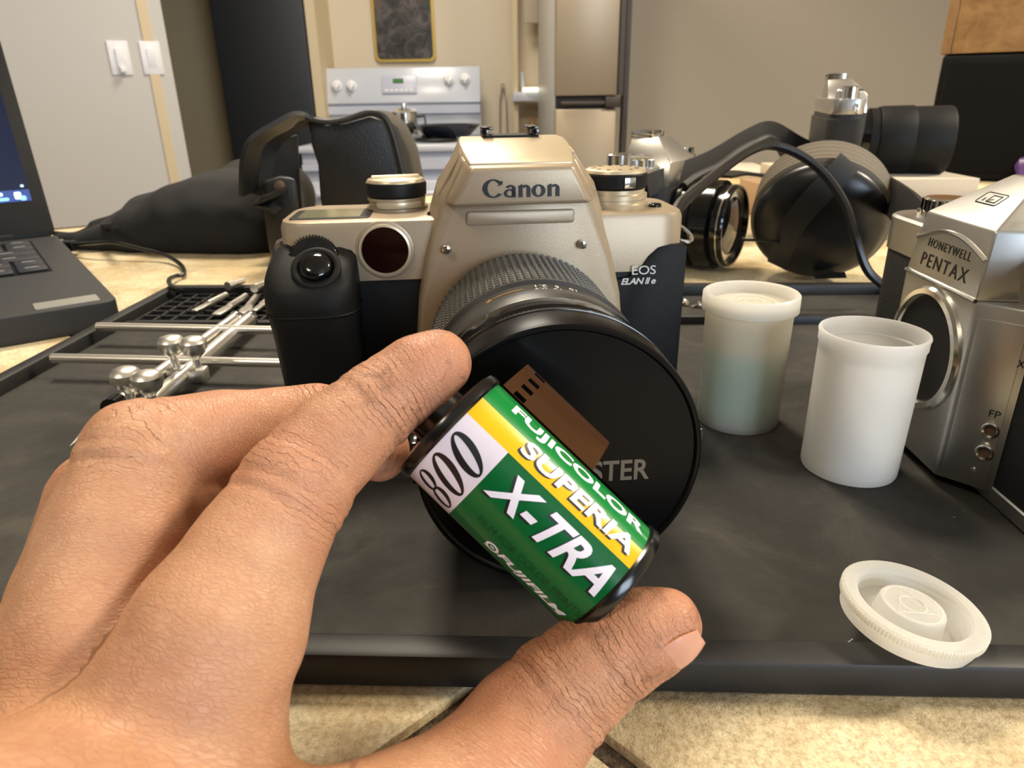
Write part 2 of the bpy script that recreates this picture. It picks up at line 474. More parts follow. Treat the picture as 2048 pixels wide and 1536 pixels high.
# fine cell lines of the skin
v1 = k.n('ShaderNodeTexVoronoi', Scale=1150.0, _feature='DISTANCE_TO_EDGE', Randomness=1.0)
dn = k.n('ShaderNodeTexNoise', Scale=240.0, Detail=3.0); k.l(c, dn.inputs['Vector'])
mixv = k.n('ShaderNodeMix', _data_type='RGBA', _blend_type='LINEAR_LIGHT'); mixv.inputs[0].default_value = .0022
k.l(c, mixv.inputs[6]); k.l(dn.outputs['Color'], mixv.inputs[7])
vv = k.n('ShaderNodeAttribute', _attribute_name='v').outputs['Fac']
wob = k.math('MULTIPLY', k.noise(420, 4, .6, c), 1.6)
cx_ = k.n('ShaderNodeCombineXYZ'); k.l(k.math('MULTIPLY', k.math('ADD', u, wob), 1.75), cx_.inputs[0]); k.l(k.math('MULTIPLY', k.math('ADD', vv, wob), .85), cx_.inputs[1])
v1.inputs['Scale'].default_value = 1.0; k.l(cx_.outputs[0], v1.inputs['Vector'])
cells = k.ramp(v1.outputs['Distance'], [(.0, (0,) * 3), (.16, (1,) * 3)])
v2 = k.n('ShaderNodeTexVoronoi', Scale=210.0, _feature='DISTANCE_TO_EDGE'); k.l(mixv.outputs[2], v2.inputs['Vector'])
big = k.mix(k.math('MULTIPLY', k.math('ADD', jm, .12), .9), (1, 1, 1), k.ramp(v2.outputs['Distance'], [(.0, (0,) * 3), (.05, (1,) * 3)]))
# cross wrinkles that run round the fingers
uu = k.math('ADD', k.math('MULTIPLY', u, 1.0), k.math('MULTIPLY', k.noise(110, 4, .6, c), 5.0))
wr = k.math('ABSOLUTE', k.math('SINE', k.math('MULTIPLY', uu, 2.4)))
wrk = k.ramp(wr, [(.0, (0,) * 3), (.3, (1,) * 3)])
wrm = k.mix(jm, (1, 1, 1), wrk)
brk = k.ramp(k.noise(160, 2, .5, c), [(.42, (0,) * 3), (.6, (1,) * 3)])
wrm = k.mix(brk, wrm, (1, 1, 1))
n_ = k.bump(cells, .00007, .8)
n_ = k.bump(big, .00012, .4, n_)
n_ = k.bump(wrm, .00030, .7, n_)
n_ = k.bump(k.noise(130, 3, .5, c), .0004, .4, n_)
base = k.mix(k.math('MULTIPLY', k.math('SUBTRACT', 1.0, cells), .16), base, sr(150, 92, 66))
base = k.mix(k.math('MULTIPLY', k.math('SUBTRACT', 1.0, big), .12), base, sr(150, 88, 62))
inv = k.math('SUBTRACT', 1.0, wrm)
base = k.mix(k.math('MULTIPLY', inv, .26), base, sr(128, 70, 48))
dirt = k.math('MULTIPLY', dm, k.math('MULTIPLY', inv, .85))
base = k.mix(dirt, base, sr(52, 36, 28))
sm = k.math('MULTIPLY', dm, k.ramp(k.noise(220, 5, .7, c, 1.0), [(.52, (0,) * 3), (.70, (.55,) * 3)]))
base = k.mix(sm, base, sr(84, 58, 44))
k.set(Base__Color=base, Roughness=.48, Specular__IOR__Level=.4, Normal=n_, Subsurface__Weight=.08, Subsurface__Radius=(1.0, .35, .2), Subsurface__Scale=.003)
k = plain('nail', sr(206, 150, 124), .26, spec=.5, bump=(200, .0002))
plain('nail_edge', sr(226, 206, 184), .35)
# ------------------------------------------------------------------ room
YB = 4.0                                   # back wall
struct('floor', box(-3.2, 2.8, -2.6, 5.6, GROUND - .1, GROUND), 'floor_wood')
struct('ceiling', box(-3.2, 2.8, -2.6, 5.6, CEIL, CEIL + .1), 'ceiling_paint')
struct('wall_back', box(-1.02, 2.8, YB, YB + .12, GROUND, CEIL), 'wall_paint')
struct('wall_right', box(2.7, 2.8, -2.6, YB, GROUND, CEIL), 'wall_paint')
struct('wall_far', box(-3.2, -1.03, 4.25, 4.35, GROUND, CEIL), 'hall_paint')
struct('wall_side', box(-3.2, -3.1, -2.6, 5.2, GROUND, CEIL), 'wall_light')
# wall behind the photographer, with the window opening that lets the daylight in
wb = cat(box(-3.2, .8, -2.6, -2.5, GROUND, CEIL), box(2.2, 2.8, -2.6, -2.5, GROUND, CEIL), box(.8, 2.2, -2.6, -2.5, GROUND, -.1), box(.8, 2.2, -2.6, -2.5, 1.2, CEIL))
struct('wall_front', wb, 'wall_brown')
wf = cat(box(.8, 2.2, -2.58, -2.52, -.1, -.06), box(.8, 2.2, -2.58, -2.52, 1.16, 1.2), box(.8, .84, -2.58, -2.52, -.06, 1.16), box(2.16, 2.2, -2.58, -2.52, -.06, 1.16), box(1.48, 1.52, -2.58, -2.52, -.06, 1.16))
struct('window_1', wf, 'trim_paint')
# the partition with the switches: its free end is at the edge of the hallway
E0 = pY(352, 180, 3.0); e0 = Vector((E0.x, E0.y, 0)); dw = Vector((-.80, -.60, 0)).normalized(); nw = Vector((dw.y, -dw.x, 0))
if nw.y > 0: nw = -nw
def wallpt(s, z, off=0): q = e0 + dw * s + nw * off; return (q.x, q.y, z)
A = [wallpt(0, 0), wallpt(2.1, 0), wallpt(2.1, 0, -.12), wallpt(0, 0, -.12)]
struct('wall_left', loft([[(p[0], p[1], GROUND) for p in A], [(p[0], p[1], CEIL) for p in A]]), 'wall_light')
A = [wallpt(.085, 0, .006), wallpt(.05, 0, .006), wallpt(.05, 0, 0), wallpt(.085, 0, 0)]
struct('trim_1', loft([[(p[0], p[1], GROUND) for p in A], [(p[0], p[1], CEIL) for p in A]]), 'trim_paint')
# tall dark door panel standing at the hallway mouth
x0, x1 = pY(436, 100, 3.7).x, pY(616, 100, 3.7).x
d1 = struct('door_1', cat(box(x0, x1, 3.68, 3.73, GROUND + .01, CEIL - .1)), 'dark_door', bevel=.004)
struct('trim_2', box(x1 + .005, x1 + .05, 3.70, YB, GROUND, CEIL), 'trim_paint')
# light switches
def plate(px, py, slider, label):
    t = None
    for s in np.linspace(.02, 1.2, 400):
        q = e0 + dw * float(s); v = Vector((q.x, q.y, 0)) - CAM
        w = Vector((q.x, q.y, .35)) - CAM
        if 1024 + FPX * w.dot(RT) / w.dot(FW) < px: t = float(s); break
    q = e0 + dw * t; z = ppl(px, py, q, nw).z
    M = Matrix.Identity(4); M.col[0][:3] = -dw; M.col[1][:3] = -nw; M.col[2][:3] = (0, 0, 1); M.col[3][:3] = (q.x, q.y, z)
    e = empty('light_switch', label, 'light switch', M, 'switches on the partition wall')
    obj('cover_plate', box(-.036, .036, -.007, 0, -.058, .058), 'switch_plate', e, bevel=.004)
    if slider:
        obj('rocker', box(-.014, .014, -.016, -.006, -.032, .032), 'switch_plate', e, bevel=.003)
        obj('slide_knob', box(-.010, .010, -.032, -.006, -.05, -.03), 'knob_white', e, bevel=.003)
    else:
        obj('rocker', rot(box(-.016, .016, -.010, -.004, -.033, .033), 'X', 4), 'switch_plate', e, bevel=.002)
    return e
plate(229, 116, True, 'white dimmer switch plate casting a small shadow, left of the pair on wall')
plate(294, 116, False, 'white light switch plate nearest the edge of the left wall')

# ------------------------------------------------------------------ stove
SY = 3.77
sx0, sx1 = -.893, -.133
zt, zl, zc = .247, .085, -.075           # top of control panel, bottom lip, cooktop
st = empty('kitchen_stove', 'white kitchen stove with knobs and green clock below the dark picture', 'stove', T((sx0 + sx1) / 2, SY, GROUND))
oz = -GROUND
def sb(x0, x1, y0, y1, z0, z1): return box(x0 - (sx0 + sx1) / 2, x1 - (sx0 + sx1) / 2, y0 - SY, y1 - SY, z0 + oz, z1 + oz)
obj('body', sb(sx0, sx1, SY - .56, SY + .06, GROUND + .04, zc - .03), 'enamel', st, bevel=.006)
obj('cooktop', sb(sx0 - .004, sx1 + .004, SY - .6, SY + .02, zc - .03, zc), 'enamel', st, bevel=.008)
P_ = [(-.0, zt - .0), (.0, zl)]
bgp = loft([[(x - (sx0 + sx1) / 2, 0.0, zl + oz), (x - (sx0 + sx1) / 2, .05, zt + oz), (x - (sx0 + sx1) / 2, .10, zt + oz), (x - (sx0 + sx1) / 2, .10, zc + oz), (x - (sx0 + sx1) / 2, .03, zc + oz), (x - (sx0 + sx1) / 2, .025, zl + oz - .012)] for x in (sx0, sx1)])
obj('control_panel', bgp, 'enamel', st, bevel=.006)
obj('panel_lip', sb(sx0 + .005, sx1 - .005, SY + .004, SY + .03, zl - .05, zl - .012), 'enamel_grey', st)
def kpos(px, py): q = ppl(px, py, Vector((0, SY + .02, .16)), Vector((0, -1, .3)).normalized()); return q
for px, py in ((674, 172), (703, 172), (898, 160), (930, 158)):
    q = kpos(px, py); kb = obj('knob', rot(lathe([(.026, 0), (.026, .008), (.02, .012), (.018, .03), (.015, .033), (0, .033)], 24, 'y'), 'X', -14), 'knob_white', st)
    kb.location = (q.x - (sx0 + sx1) / 2, q.y - SY, q.z + oz)
    gr = obj('pointer', box(-.005, .005, -.038, -.02, -.018, .018), 'knob_white', kb, bevel=.002)
q = kpos(799, 170); clk = obj('clock_panel', box(-.085, .085, -.004, .004, -.04, .045), 'enamel_grey', st, bevel=.002)
clk.location = (q.x - (sx0 + sx1) / 2, q.y - SY - .004, q.z + oz); clk.rotation_euler.x = rad(-16)
obj('display', box(-.03, .02, -.007, -.003, .008, .028), 'black_gap', clk)
obj('digits', mapg(fit(glyphs('8:00'), .042, .014), lambda x, y, z: (x - .005, -.008, y + .018)), 'green_digits', clk)
for i in range(6): obj('button', box(-.07 + i * .024, -.055 + i * .024, -.006, -.002, -.03, -.022), 'knob_white', clk)
for bx, by in ((-.19, -.15), (.19, -.15), (-.19, -.43), (.19, -.43)):
    bn = obj('burner', cat(*[tube([(bx + r * math.cos(a * math.pi / 16), by + r * math.sin(a * math.pi / 16), zc + oz + .012) for a in range(32)], .006, 6, True) for r in (.03, .05, .07, .09)]), 'black_gap', st)
dr = obj('oven_door', sb(sx0 + .01, sx1 - .01, SY - .62, SY - .56, -.72, -.22), 'enamel', st, bevel=.01)
obj('handle', cat(tube([(-.3, -.66, -.27 + oz), (.3, -.66, -.27 + oz)], .012, 10), sb(-.83, -.81, SY - .66, SY - .61, -.28, -.26), sb(-.215, -.195, SY - .66, SY - .61, -.28, -.26)), 'enamel_grey', dr)
obj('vent_strip', sb(sx0 + .01, sx1 - .01, SY - .605, SY - .57, -.175, -.15), 'enamel_grey', st)
# frying pan and kettle on the cooktop
q = pY(893, 258, SY - .40)
pn = empty('frying_pan', 'dark blue-black frying pan on the right of the white stove', 'pan', T(q.x, SY - .36, zc + .018))
obj('bowl', lathe([(0, 0), (.095, 0), (.105, .006), (.15, .05), (.152, .052), (.146, .05), (.10, .009), (0, .007)], 48), 'pan_black', pn)
obj('handle', tube([(-.14, -.01, .04), (-.2, -.03, .055), (-.30, -.07, .06)], [.009, .011, .012], 8), 'black_gap', pn)
q = pY(812, 245, SY - .28)
kt = empty('steel_pot', 'shiny steel pot beside the frying pan on the stove', 'pot', T(q.x - .02, SY - .17, zc + .018))
obj('bowl', lathe([(0, 0), (.062, 0), (.066, .004), (.066, .10), (.069, .104), (.063, .103), (.062, .01), (0, .006)], 36), 'chrome', kt)
obj('lid', lathe([(.066, .104), (.05, .116), (.012, .122), (.012, .13), (.02, .14), (0, .144)], 30), 'chrome', kt)
obj('handle', tube([(.064, -.0, .08), (.095, -.01, .085), (.10, -.01, .05), (.066, 0, .04)], .005, 8), 'black_gap', kt)
# picture over the stove
a, b = pY(747, 60, YB), pY(870, 60, YB); z0 = pY(808, 124, YB).z
pic = empty('wall_picture', 'dark mottled picture with thin gold edge hanging above the stove', 'picture', T((a.x + b.x) / 2, YB - .012, z0))
w = (b.x - a.x) / 2
obj('frame', prism(rrect(-w, w, 0, .50, .03), -.006, .012), 'gold_edge', pic)
obj('print', prism(rrect(-w + .014, w - .014, .014, .486, .022), -.009, -.004), 'poster_print', pic)
# ------------------------------------------------------------------ fridge
fy = 3.15
fx0, fx1 = pY(1112, 100, fy).x, pY(1238, 100, fy).x
fs = pY(1078, 100, fy + .62).x
fz = pY(1170, 200, fy).z
fr = empty('refrigerator', 'tall beige-grey refrigerator with dark gap between its two doors', 'refrigerator', T(fx0, fy, GROUND))
W = fx1 - fx0
skew = fs - fx0
def fbox(x0, x1, y0, y1, z0, z1):
    V = [(x + skew * max(0, y) / .62 * (1 if x < W / 2 else .25), y, z - GROUND) for z in (z0, z1) for y in (y0, y1) for x in (x0, x1)]
    return V, box(0, 1, 0, 1, 0, 1)[1]
obj('body', fbox(.0, W, .06, .66, GROUND + .03, 1.0), 'steel_side', fr, bevel=.006)
obj('upper_door', fbox(0, W, 0, .055, fz + .016, 1.0), 'steel_fridge', fr, bevel=.006)
obj('lower_door', fbox(0, W, 0, .055, GROUND + .06, fz - .034), 'steel_fridge', fr, bevel=.006)
obj('gap_channel', fbox(.006, W - .006, .02, .06, fz - .032, fz + .015), 'black_gap', fr)
obj('handle', fbox(.02, W - .05, -.022, -.004, fz - .02, fz - .004), 'dark_trim', fr, bevel=.005)
obj('hinge', fbox(W - .05, W + .012, -.03, .02, fz - .03, fz + .012), 'dark_trim', fr, bevel=.005)
obj('side_trim', fbox(W + .002, W + .022, -.01, .06, fz + .016, 1.0), 'dark_trim', fr)
obj('side_trim', fbox(W + .026, W + .046, .0, .07, GROUND + .03, 1.0), 'dark_trim', fr)
# narrow wall shelf left of the fridge, with a small lit lamp
ly = 3.90
lx = pY(1040, 100, ly).x; lz = pY(1050, 188, ly).z
sh = empty('utility_shelf', 'narrow cream shelf rack with small glowing lamp left of the refrigerator', 'shelf', T(lx, ly, GROUND))
obj('upright', box(-.035, -.012, -.02, .02, 0, 2.3), 'trim_paint', sh)
obj('upright', box(.115, .135, -.02, .02, 0, 2.3), 'trim_paint', sh)
obj('shelf_board', box(-.04, .14, -.06, .06, lz - GROUND - .035, lz - GROUND + .01), 'enamel', sh, bevel=.006)
obj('shelf_board', box(-.04, .14, -.06, .06, lz - GROUND - .6, lz - GROUND - .57), 'enamel', sh, bevel=.006)
obj('lamp_tube', lathe([(0, 0), (.008, .0), (.008, .07), (0, .072)], 12), 'enamel', sh, M=T(.01, -.03, lz - GROUND + .03))
obj('lamp_disc', lathe([(0, 0), (.05, .0), (.052, .012), (.045, .018), (0, .018)], 24), 'shelf_lamp', sh, M=T(.06, -.04, lz - GROUND + .012))
obj('bottle', lathe([(0, 0), (.03, 0), (.032, .02), (.032, .13), (.012, .16), (.012, .19), (0, .19)], 20), 'box_wood', sh, M=T(.06, -.02, lz - GROUND - .30))
obj('hanging_frame', cat(box(.02, .09, -.03, -.015, lz - GROUND + .32, lz - GROUND + .95)), 'paper', sh, bevel=.004)
# tongs hanging on the wall
tx = pY(1006, 200, YB - .03)
tg = empty('kitchen_tongs', 'thin steel kitchen tongs hanging on wall right of the stove', 'tongs', T(tx.x, YB - .02, tx.z - .10))
for s in (-1, 1): obj('arm', ribbon([(s * .004, 0, .16), (s * .016, 0, .10), (s * .02, 0, -.08), (s * .014, 0, -.14)], (0, 1, 0), .014, .004), 'chrome', tg)
obj('hinge', tube([(.008 * math.cos(a * math.pi / 8), 0, .166 + .01 * math.sin(a * math.pi / 8)) for a in range(16)], .003, 6, True), 'chrome', tg)

# ------------------------------------------------------------------ tiled table
TX0, TX1, TY0, TY1 = -.62, .95, -.03, 1.28
tb = empty('tiled_table', 'table topped with beige stone tiles laid on the diagonal', 'table', T(0, .6, GROUND))
def tp(g): return [(x, y - .6, z - GROUND) for x, y, z in g[0]], g[1]
for xx in (TX0 + .08, TX1 - .16):
    for yy in ((TY0 + .08, .36) if xx < 0 else (TY0 + .08, TY1 - .16)): obj('leg', tp(box(xx, xx + .08, yy, yy + .08, GROUND, -.05)), 'table_side', tb, bevel=.004)
OBL = ((-.47, .735), (.66, .40))         # the table's slanting far-left edge
def side_(p): return ((p[0] - OBL[0][0]) * OBL[1][1] - (p[1] - OBL[0][1]) * OBL[1][0]) / .7718
def clip_obl(poly, off=0.0):
    out = []
    for i in range(len(poly)):
        p, q = poly[i], poly[(i + 1) % len(poly)]; a, b = side_(p) - off, side_(q) - off
        if a >= 0: out.append(p)
        if (a >= 0) != (b >= 0):
            t = a / (a - b); out.append((p[0] + (q[0] - p[0]) * t, p[1] + (q[1] - p[1]) * t))
    return out
core_ = clip_obl([(TX0, TY0), (TX1, TY0), (TX1, TY1), (TX0, TY1)])
obj('table_core', tp(prism(core_, -.05, -.0025, 'xy')), 'grout', tb)
for i in range(len(core_)):
    p, q = Vector(core_[i]), Vector(core_[(i + 1) % len(core_)]); d = (q - p).normalized(); n = Vector((d.y, -d.x))
    P_ = [p - d * .012, q + d * .012, q + d * .012 + n * .012, p - d * .012 + n * .012]
    obj('edge_strip', tp(prism([tuple(v) for v in P_], -.055, -.0005, 'xy')), 'table_side', tb, bevel=.001)
def clip(poly, ax, lim, keep_less):
    out = []
    for i in range(len(poly)):
        p, q = poly[i], poly[(i + 1) % len(poly)]
        ip = (p[ax] <= lim) == keep_less; iq = (q[ax] <= lim) == keep_less
        if ip: out.append(p)
        if ip != iq:
            t = (lim - p[ax]) / (q[ax] - p[ax]); out.append((p[0] + (q[0] - p[0]) * t, p[1] + (q[1] - p[1]) * t))
    return out
ca, sa = math.cos(rad(43.5)), math.sin(rad(43.5)); pitch, gw = .305, .0052
rnd = random.Random(4)
for i in range(-5, 8):
    for j in range(-5, 8):
        d0 = .0853 + i * pitch; n0 = .0935 + j * pitch
        P_ = [(d0 + gw / 2, n0 + gw / 2), (d0 + pitch - gw / 2, n0 + gw / 2), (d0 + pitch - gw / 2, n0 + pitch - gw / 2), (d0 + gw / 2, n0 + pitch - gw / 2)]
        P_ = [(d * ca - n * sa, d * sa + n * ca) for d, n in P_]
        for ax, lim, kl in ((0, TX0 + .002, False), (0, TX1 - .002, True), (1, TY0 + .002, False), (1, TY1 - .002, True)):
            if len(P_) > 2: P_ = clip(P_, ax, lim, kl)
        if len(P_) > 2: P_ = clip_obl(P_, .002)
        if len(P_) < 3: continue
        obj('tile', tp(prism(P_, -.006, 0.0, 'xy')), 'stone_tile', tb, bevel=.0012)

# ------------------------------------------------------------------ rubber work tray
TA = rad(-2.6)
tray = empty('repair_tray', 'large black rubber work tray with raised rim under the cameras', 'tray', T(0, .28, 0) @ Matrix.Rotation(TA, 4, 'Z'))
ti = tray.matrix_world.inverted()
tw0, tw1, td0, td1 = -.232, .236, -.160, .168      # outer extents in tray space
obj('tray_floor', box(tw0 + .002, tw1 - .002, td0 + .002, td1 - .002, .0006, .003), 'tray_rubber', tray)
def rimbox(x0, x1, y0, y1, h=.0095): return box(x0, x1, y0, y1, .0004, h)
rw = .0075
obj('rim', rimbox(tw0, tw1, td0, td0 + rw), 'tray_rim', tray, bevel=.0012)
obj('rim', rimbox(tw0, tw1, td1 - rw, td1), 'tray_rim', tray, bevel=.0012)
obj('rim', rimbox(tw0, tw0 + rw, td0 + rw, td1 - rw), 'tray_rim', tray, bevel=.0012)
obj('rim', rimbox(tw1 - rw, tw1, td0 + rw, td1 - rw), 'tray_rim', tray, bevel=.0012)
obj('divider', rimbox(.065, tw1 - rw, .100, .106, .0075), 'tray_rim', tray, bevel=.001)
obj('divider', rimbox(.060, .065, .100, td1 - rw, .0075), 'tray_rim', tray, bevel=.001)
obj('divider', rimbox(tw0 + rw, .060, .096, .100, .006), 'tray_rim', tray, bevel=.001)
# cells of the parts grid at the back left
gx0, gx1, gy0, gy1 = tw0 + .012, -.085, .101, td1 - .009
nx_, ny_ = 13, 6
for i in range(nx_ + 1):
    x = gx0 + (gx1 - gx0) * i / nx_; obj('grid_rib', box(x - .0007, x + .0007, gy0, gy1, .002, .0056), 'tray_rim', tray, smooth=0)
for j in range(ny_ + 1):
    y = gy0 + (gy1 - gy0) * j / ny_; obj('grid_rib', box(gx0, gx1, y - .0007, y + .0007, .002, .0056), 'tray_rim', tray, smooth=0)
TZ = .003
# ------------------------------------------------------------------ main camera (front centre)
EM = T(.0032, .252, TZ + .0002) @ RZ(4.8)
el = empty('film_camera', 'champagne and black film camera with big capped zoom lens on the black tray', 'camera', EM)
ei = EM.inverted()
def eo(name, g, m, parent=el, **kw): return obj(name, g, m, parent, S=MM, **kw)
def epx(px, py, y_mm):     # a pixel dropped on a plane y = const of this camera, in its own millimetres
    n = (EM.to_3x3() @ Vector((0, -1, 0))); p0 = EM @ Vector((0, y_mm * MM, 0))
    return (ei @ ppl(px, py, p0, n)) * 1000
# black lower body and light top cover
low = prism(rrect(-84, 61, 0, 40, 10), 0, 62, 'xy')
eo('lower_body', low, 'black_rubber', bevel=1.5)
cov = loft([[(p[0], p[1], z) for p in rrect(-83.5 + i, 61 - i, -1 + i, 40.5 - i, 10)] for z, i in ((59, 0), (77.5, 0), (79.4, .7), (80, 2.2))])
eo('top_cover', cov, 'champagne')
# S shaped black panel that carries the model name
S_ = [(25, 2), (60.5, 2), (60.8, 68), (55, 68.5), (50.5, 67.6), (47, 64.5), (44, 60), (40, 57.2), (34, 56.2), (25, 56)]
eo('name_panel', prism(S_, -2.2, 3), 'black_plastic', bevel=.5)
eo('side_panel', loft([[(p[0], p[1], z) for p in rrect(44, 62, 1.5, 40.9, 9)] for z in (1, 66.5, 68)]), 'black_plastic')
# grip
gs = []
for z, x0, x1, yf, r in ((0, -84, -57, -19, 9), (20, -84.5, -57, -20, 9), (44, -86, -57, -22, 10), (55, -87, -56.5, -23, 10), (60, -87, -56.5, -22, 10)):
    gs.append([(p[0], p[1], z) for p in rrect(x0, x1, yf, 8, r, 6)])
top = [(-86.6, -56.8, -20.8, 9.5, 61.2, 68.5), (-86, -57.2, -18.5, 9, 63.2, 71), (-84.5, -58.5, -14, 8, 66.2, 72.6), (-81, -62, -7, 7, 69.8, 73.4)]
for x0, x1, yf, r, zf, zb in top:
    P_ = rrect(x0, x1, yf, 8, r, 6)
    gs.append([(p[0], p[1], zf + (zb - zf) * max(0, min(1, (p[1] - yf) / (8 - yf)))) for p in P_])
grip = eo('grip', loft(gs), 'black_rubber', smooth=60)
seam = [(p[0], p[1], 52.5) for p in rrect(-87.0, -56.4, -22.9, 8, 10, 6)]
eo('grip_seam', tube(seam, .35, 6, True), 'black_plastic', grip)
# shutter button on the sloping top of the grip
bp = epx(630, 522, -14.5); BM = T(bp.x * MM, bp.y * MM, (bp.z - 2.2) * MM) @ Matrix.Rotation(rad(44), 4, 'X')
btn = obj('shutter_button', lathe([(0, -6), (5.2, -6), (5.3, 1.0), (4.6, 1.9), (2.6, 2.5), (0, 2.7)], 40), 'black_gloss', el, S=MM, M=BM, smooth=60)
obj('button_ring', lathe([(5.5, -6), (7.6, -6), (8.2, -.2), (7.5, .5), (6.2, .3), (5.6, -.8)], 44, cap=False), 'black_plastic', btn, S=MM, smooth=60)
wp = epx(622, 470, -6)
wh = obj('command_wheel', cat(lathe([(0, -3), (7.6, -3), (8.2, -2.2), (8.2, 2.2), (7.6, 3), (5.0, 3.2), (0, 3.4)], 60), *[rot(box(8.0, 8.6, -.22, .22, -2.4, 2.4), 'Z', i * 7.5) for i in range(48)]), 'black_gloss', el, S=MM,
         M=T(wp.x * MM, -.0045, (epx(622, 490, -4.5).z - 5.6) * MM) @ Matrix.Rotation(rad(64), 4, 'X'))
# red autofocus window in its round lobe
ap = epx(770, 501, -2)
lobe = [(ap.x + 10.2 * math.cos(a * math.pi / 24), ap.z + 10.2 * math.sin(a * math.pi / 24)) for a in range(48)]
eo('window_lobe', prism(lobe, -1.6, 6), 'champagne', bevel=.6)
wl = eo('window_rim', lathe([(7.9, 1.3), (9.2, 1.3), (9.0, 2.6), (8.2, 2.8), (7.9, 1.6)], 48, 'y', cap=False), 'champagne_bright', M=T(ap.x * MM, 0, ap.z * MM))
eo('window_glass', lathe([(0, 1.4), (7.95, 1.4), (7.95, 2.1), (0, 2.25)], 48, 'y'), 'deep_red_glass', M=T(ap.x * MM, 0, ap.z * MM))
# pentaprism housing that spreads down to the lens mount
def half(pts): return pts + [(-x, z) for x, z in reversed(pts)]
front = half([(16.5, 93), (21, 86), (26, 76), (30, 66), (34.5, 52), (37, 34), (36, 8)])
mid = half([(19, 99), (24.5, 88), (29, 77), (32.5, 66), (36, 52), (38, 34), (37, 6)])
back = half([(20, 101), (28, 90), (32, 78), (34.5, 66), (37, 52), (38, 34), (37, 6)])
hs = eo('prism_housing', loft([[(x, -7.0, z) for x, z in front], [(x, -5.2, z + .3) for x, z in mid], [(x, 8, z) for x, z in back], [(x, 30, z) for x, z in back]]), 'champagne', bevel=1.1)
# overhanging flash head with the maker's name
fz0, fz1 = 85.6, 98.2
def fh(y, zs, w0, w1): return [(-w0, y, fz0), (w0, y, fz0), (w1, y, zs), (-w1, y, zs)]
eo('flash_head', loft([fh(-14.2, fz1 - .6, 22.6, 16.6), fh(-8, fz1 + .6, 25.2, 18.2), fh(10, 101.2, 27, 20.0), fh(26, 103.6, 27.5, 20.0)]), 'champagne', bevel=1.4, bseg=3)
lidp = [[(-w, y, z), (w, y, z), (w + .6, y, z - 1.2), (-w - .6, y, z - 1.2)] for y, w, z in ((-10.8, 16.7, 98.9), (-4, 17.8, 100.4), (6, 18.8, 102.0), (16, 19.4, 103.4), (26, 19.4, 104.4), (38, 18.6, 104.6), (46, 17, 100))]
eo('flash_lid', loft(lidp), 'champagne_bright', bevel=.5)
for s in (-1, 1):
    side = [[(s * 19.6, y, z0_), (s * 27.6, y, z1_), (s * 26.6, y, z1_ - 1), (s * 18.6, y, z0_ - 1)] for y, z0_, z1_ in ((2, 101, 88), (14, 102.6, 88.5), (28, 103.6, 88), (42, 101, 84))]
    eo('side_cheek', loft(side), 'champagne', bevel=.4)
eo('eyepiece', prism(rrect(-21, 21, 80, 101, 5), 38, 50), 'black_rubber', bevel=1)
# hot shoe rails
shoe = eo('hot_shoe', box(-10.5, 10.5, 27, 42, 103.8, 105.2), 'black_plastic')
for s in (-1, 1):
    eo('shoe_rail', cat(box(s * 9.4 - 1.2, s * 9.4 + 1.2, 26, 42, 105, 107.4), box(min(s * 10.6, s * 6.6), max(s * 10.6, s * 6.6), 26, 42, 107.2, 108.2)), 'black_gloss', shoe, bevel=.2)
# autofocus lamp bar under the overhang, plus the two screws
eo('assist_bar', prism(rrect(-18.5, 18.5, 78.3, 83.0, 1.2), -7.9, -5), 'champagne', bevel=.7)
for px, py in ((893, 499), (1165, 489)):
    q = epx(px, py, -8.6); sc_ = eo('screw', lathe([(0, 0), (1.55, 0), (1.55, .5), (1.2, .75), (0, .8)], 20, 'y'), 'screw_steel', M=T(q.x * MM, -.0084, q.z * MM))
    eo('cross_slot', cat(box(-1.0, 1.0, -.95, -.6, -.2, .2), box(-.2, .2, -.95, -.6, -1.0, 1.0)), 'black_gap', sc_)
# raised serif lettering on the flash head
def ell(cx, cy, ax, ay, ix, iy, a0=0, a1=360, tilt=0, n=26):
    V, F = [], []
    for i in range(n + 1):
        a = rad(a0 + (a1 - a0) * i / n)
        for qx, qy in ((ax, ay), (ix, iy)):
            V.append((cx + qx * math.cos(a), cy + qy * math.sin(a), 0))
    for i in range(n): F.append((2 * i, 2 * i + 2, 2 * i + 3, 2 * i + 1))
    return V, F
def quad(*p): return [(x, y, 0) for x, y in p], [tuple(range(len(p)))]
gC = cat(ell(1.15, 1.15, 1.15, 1.15, .62, .98, 38, 322), quad((1.55, 1.45), (2.1, 1.62), (2.15, 2.12), (1.98, 2.0)))
ga = cat(ell(.62, .52, .62, .52, .30, .34, 0, 360), quad((.85, 0), (1.32, 0), (1.25, .12), (1.25, 1.15), (.85, 1.15)), ell(.72, 1.1, .54, .46, .14, .26, 0, 165))
gn = cat(quad((.1, 0), (.52, 0), (.52, 1.56), (.36, 1.56), (0, 1.32), (.1, 1.30)), ell(.86, .98, .50, .55, .12, .30, 0, 150), quad((.94, 0), (1.36, 0), (1.36, 1.0), (.94, 1.0)))
go = ell(.74, .76, .74, .78, .30, .60, 0, 360)
word = cat(gC, mv(ga, 2.25), mv(gn, 3.72), mv(go, 5.2), mv(gn, 6.82))
ca_, cb_ = epx(965, 379, -14.2), epx(1119, 379, -14.2)
cw = fit(mv(word, -4.1, -1.1), cb_.x - ca_.x, 5.9)
xs = [v[0] for v in cw[0]]; ccx = (min(xs) + max(xs)) / 2
eo('lettering', mapg(slab(cw, .35), lambda x, y, z: (x - ccx + (ca_.x + cb_.x) / 2, -14.15 - z, y + epx(1042, 379, -14.2).z + .4)), 'print_black', smooth=0, label='dark raised maker name on the flash head')
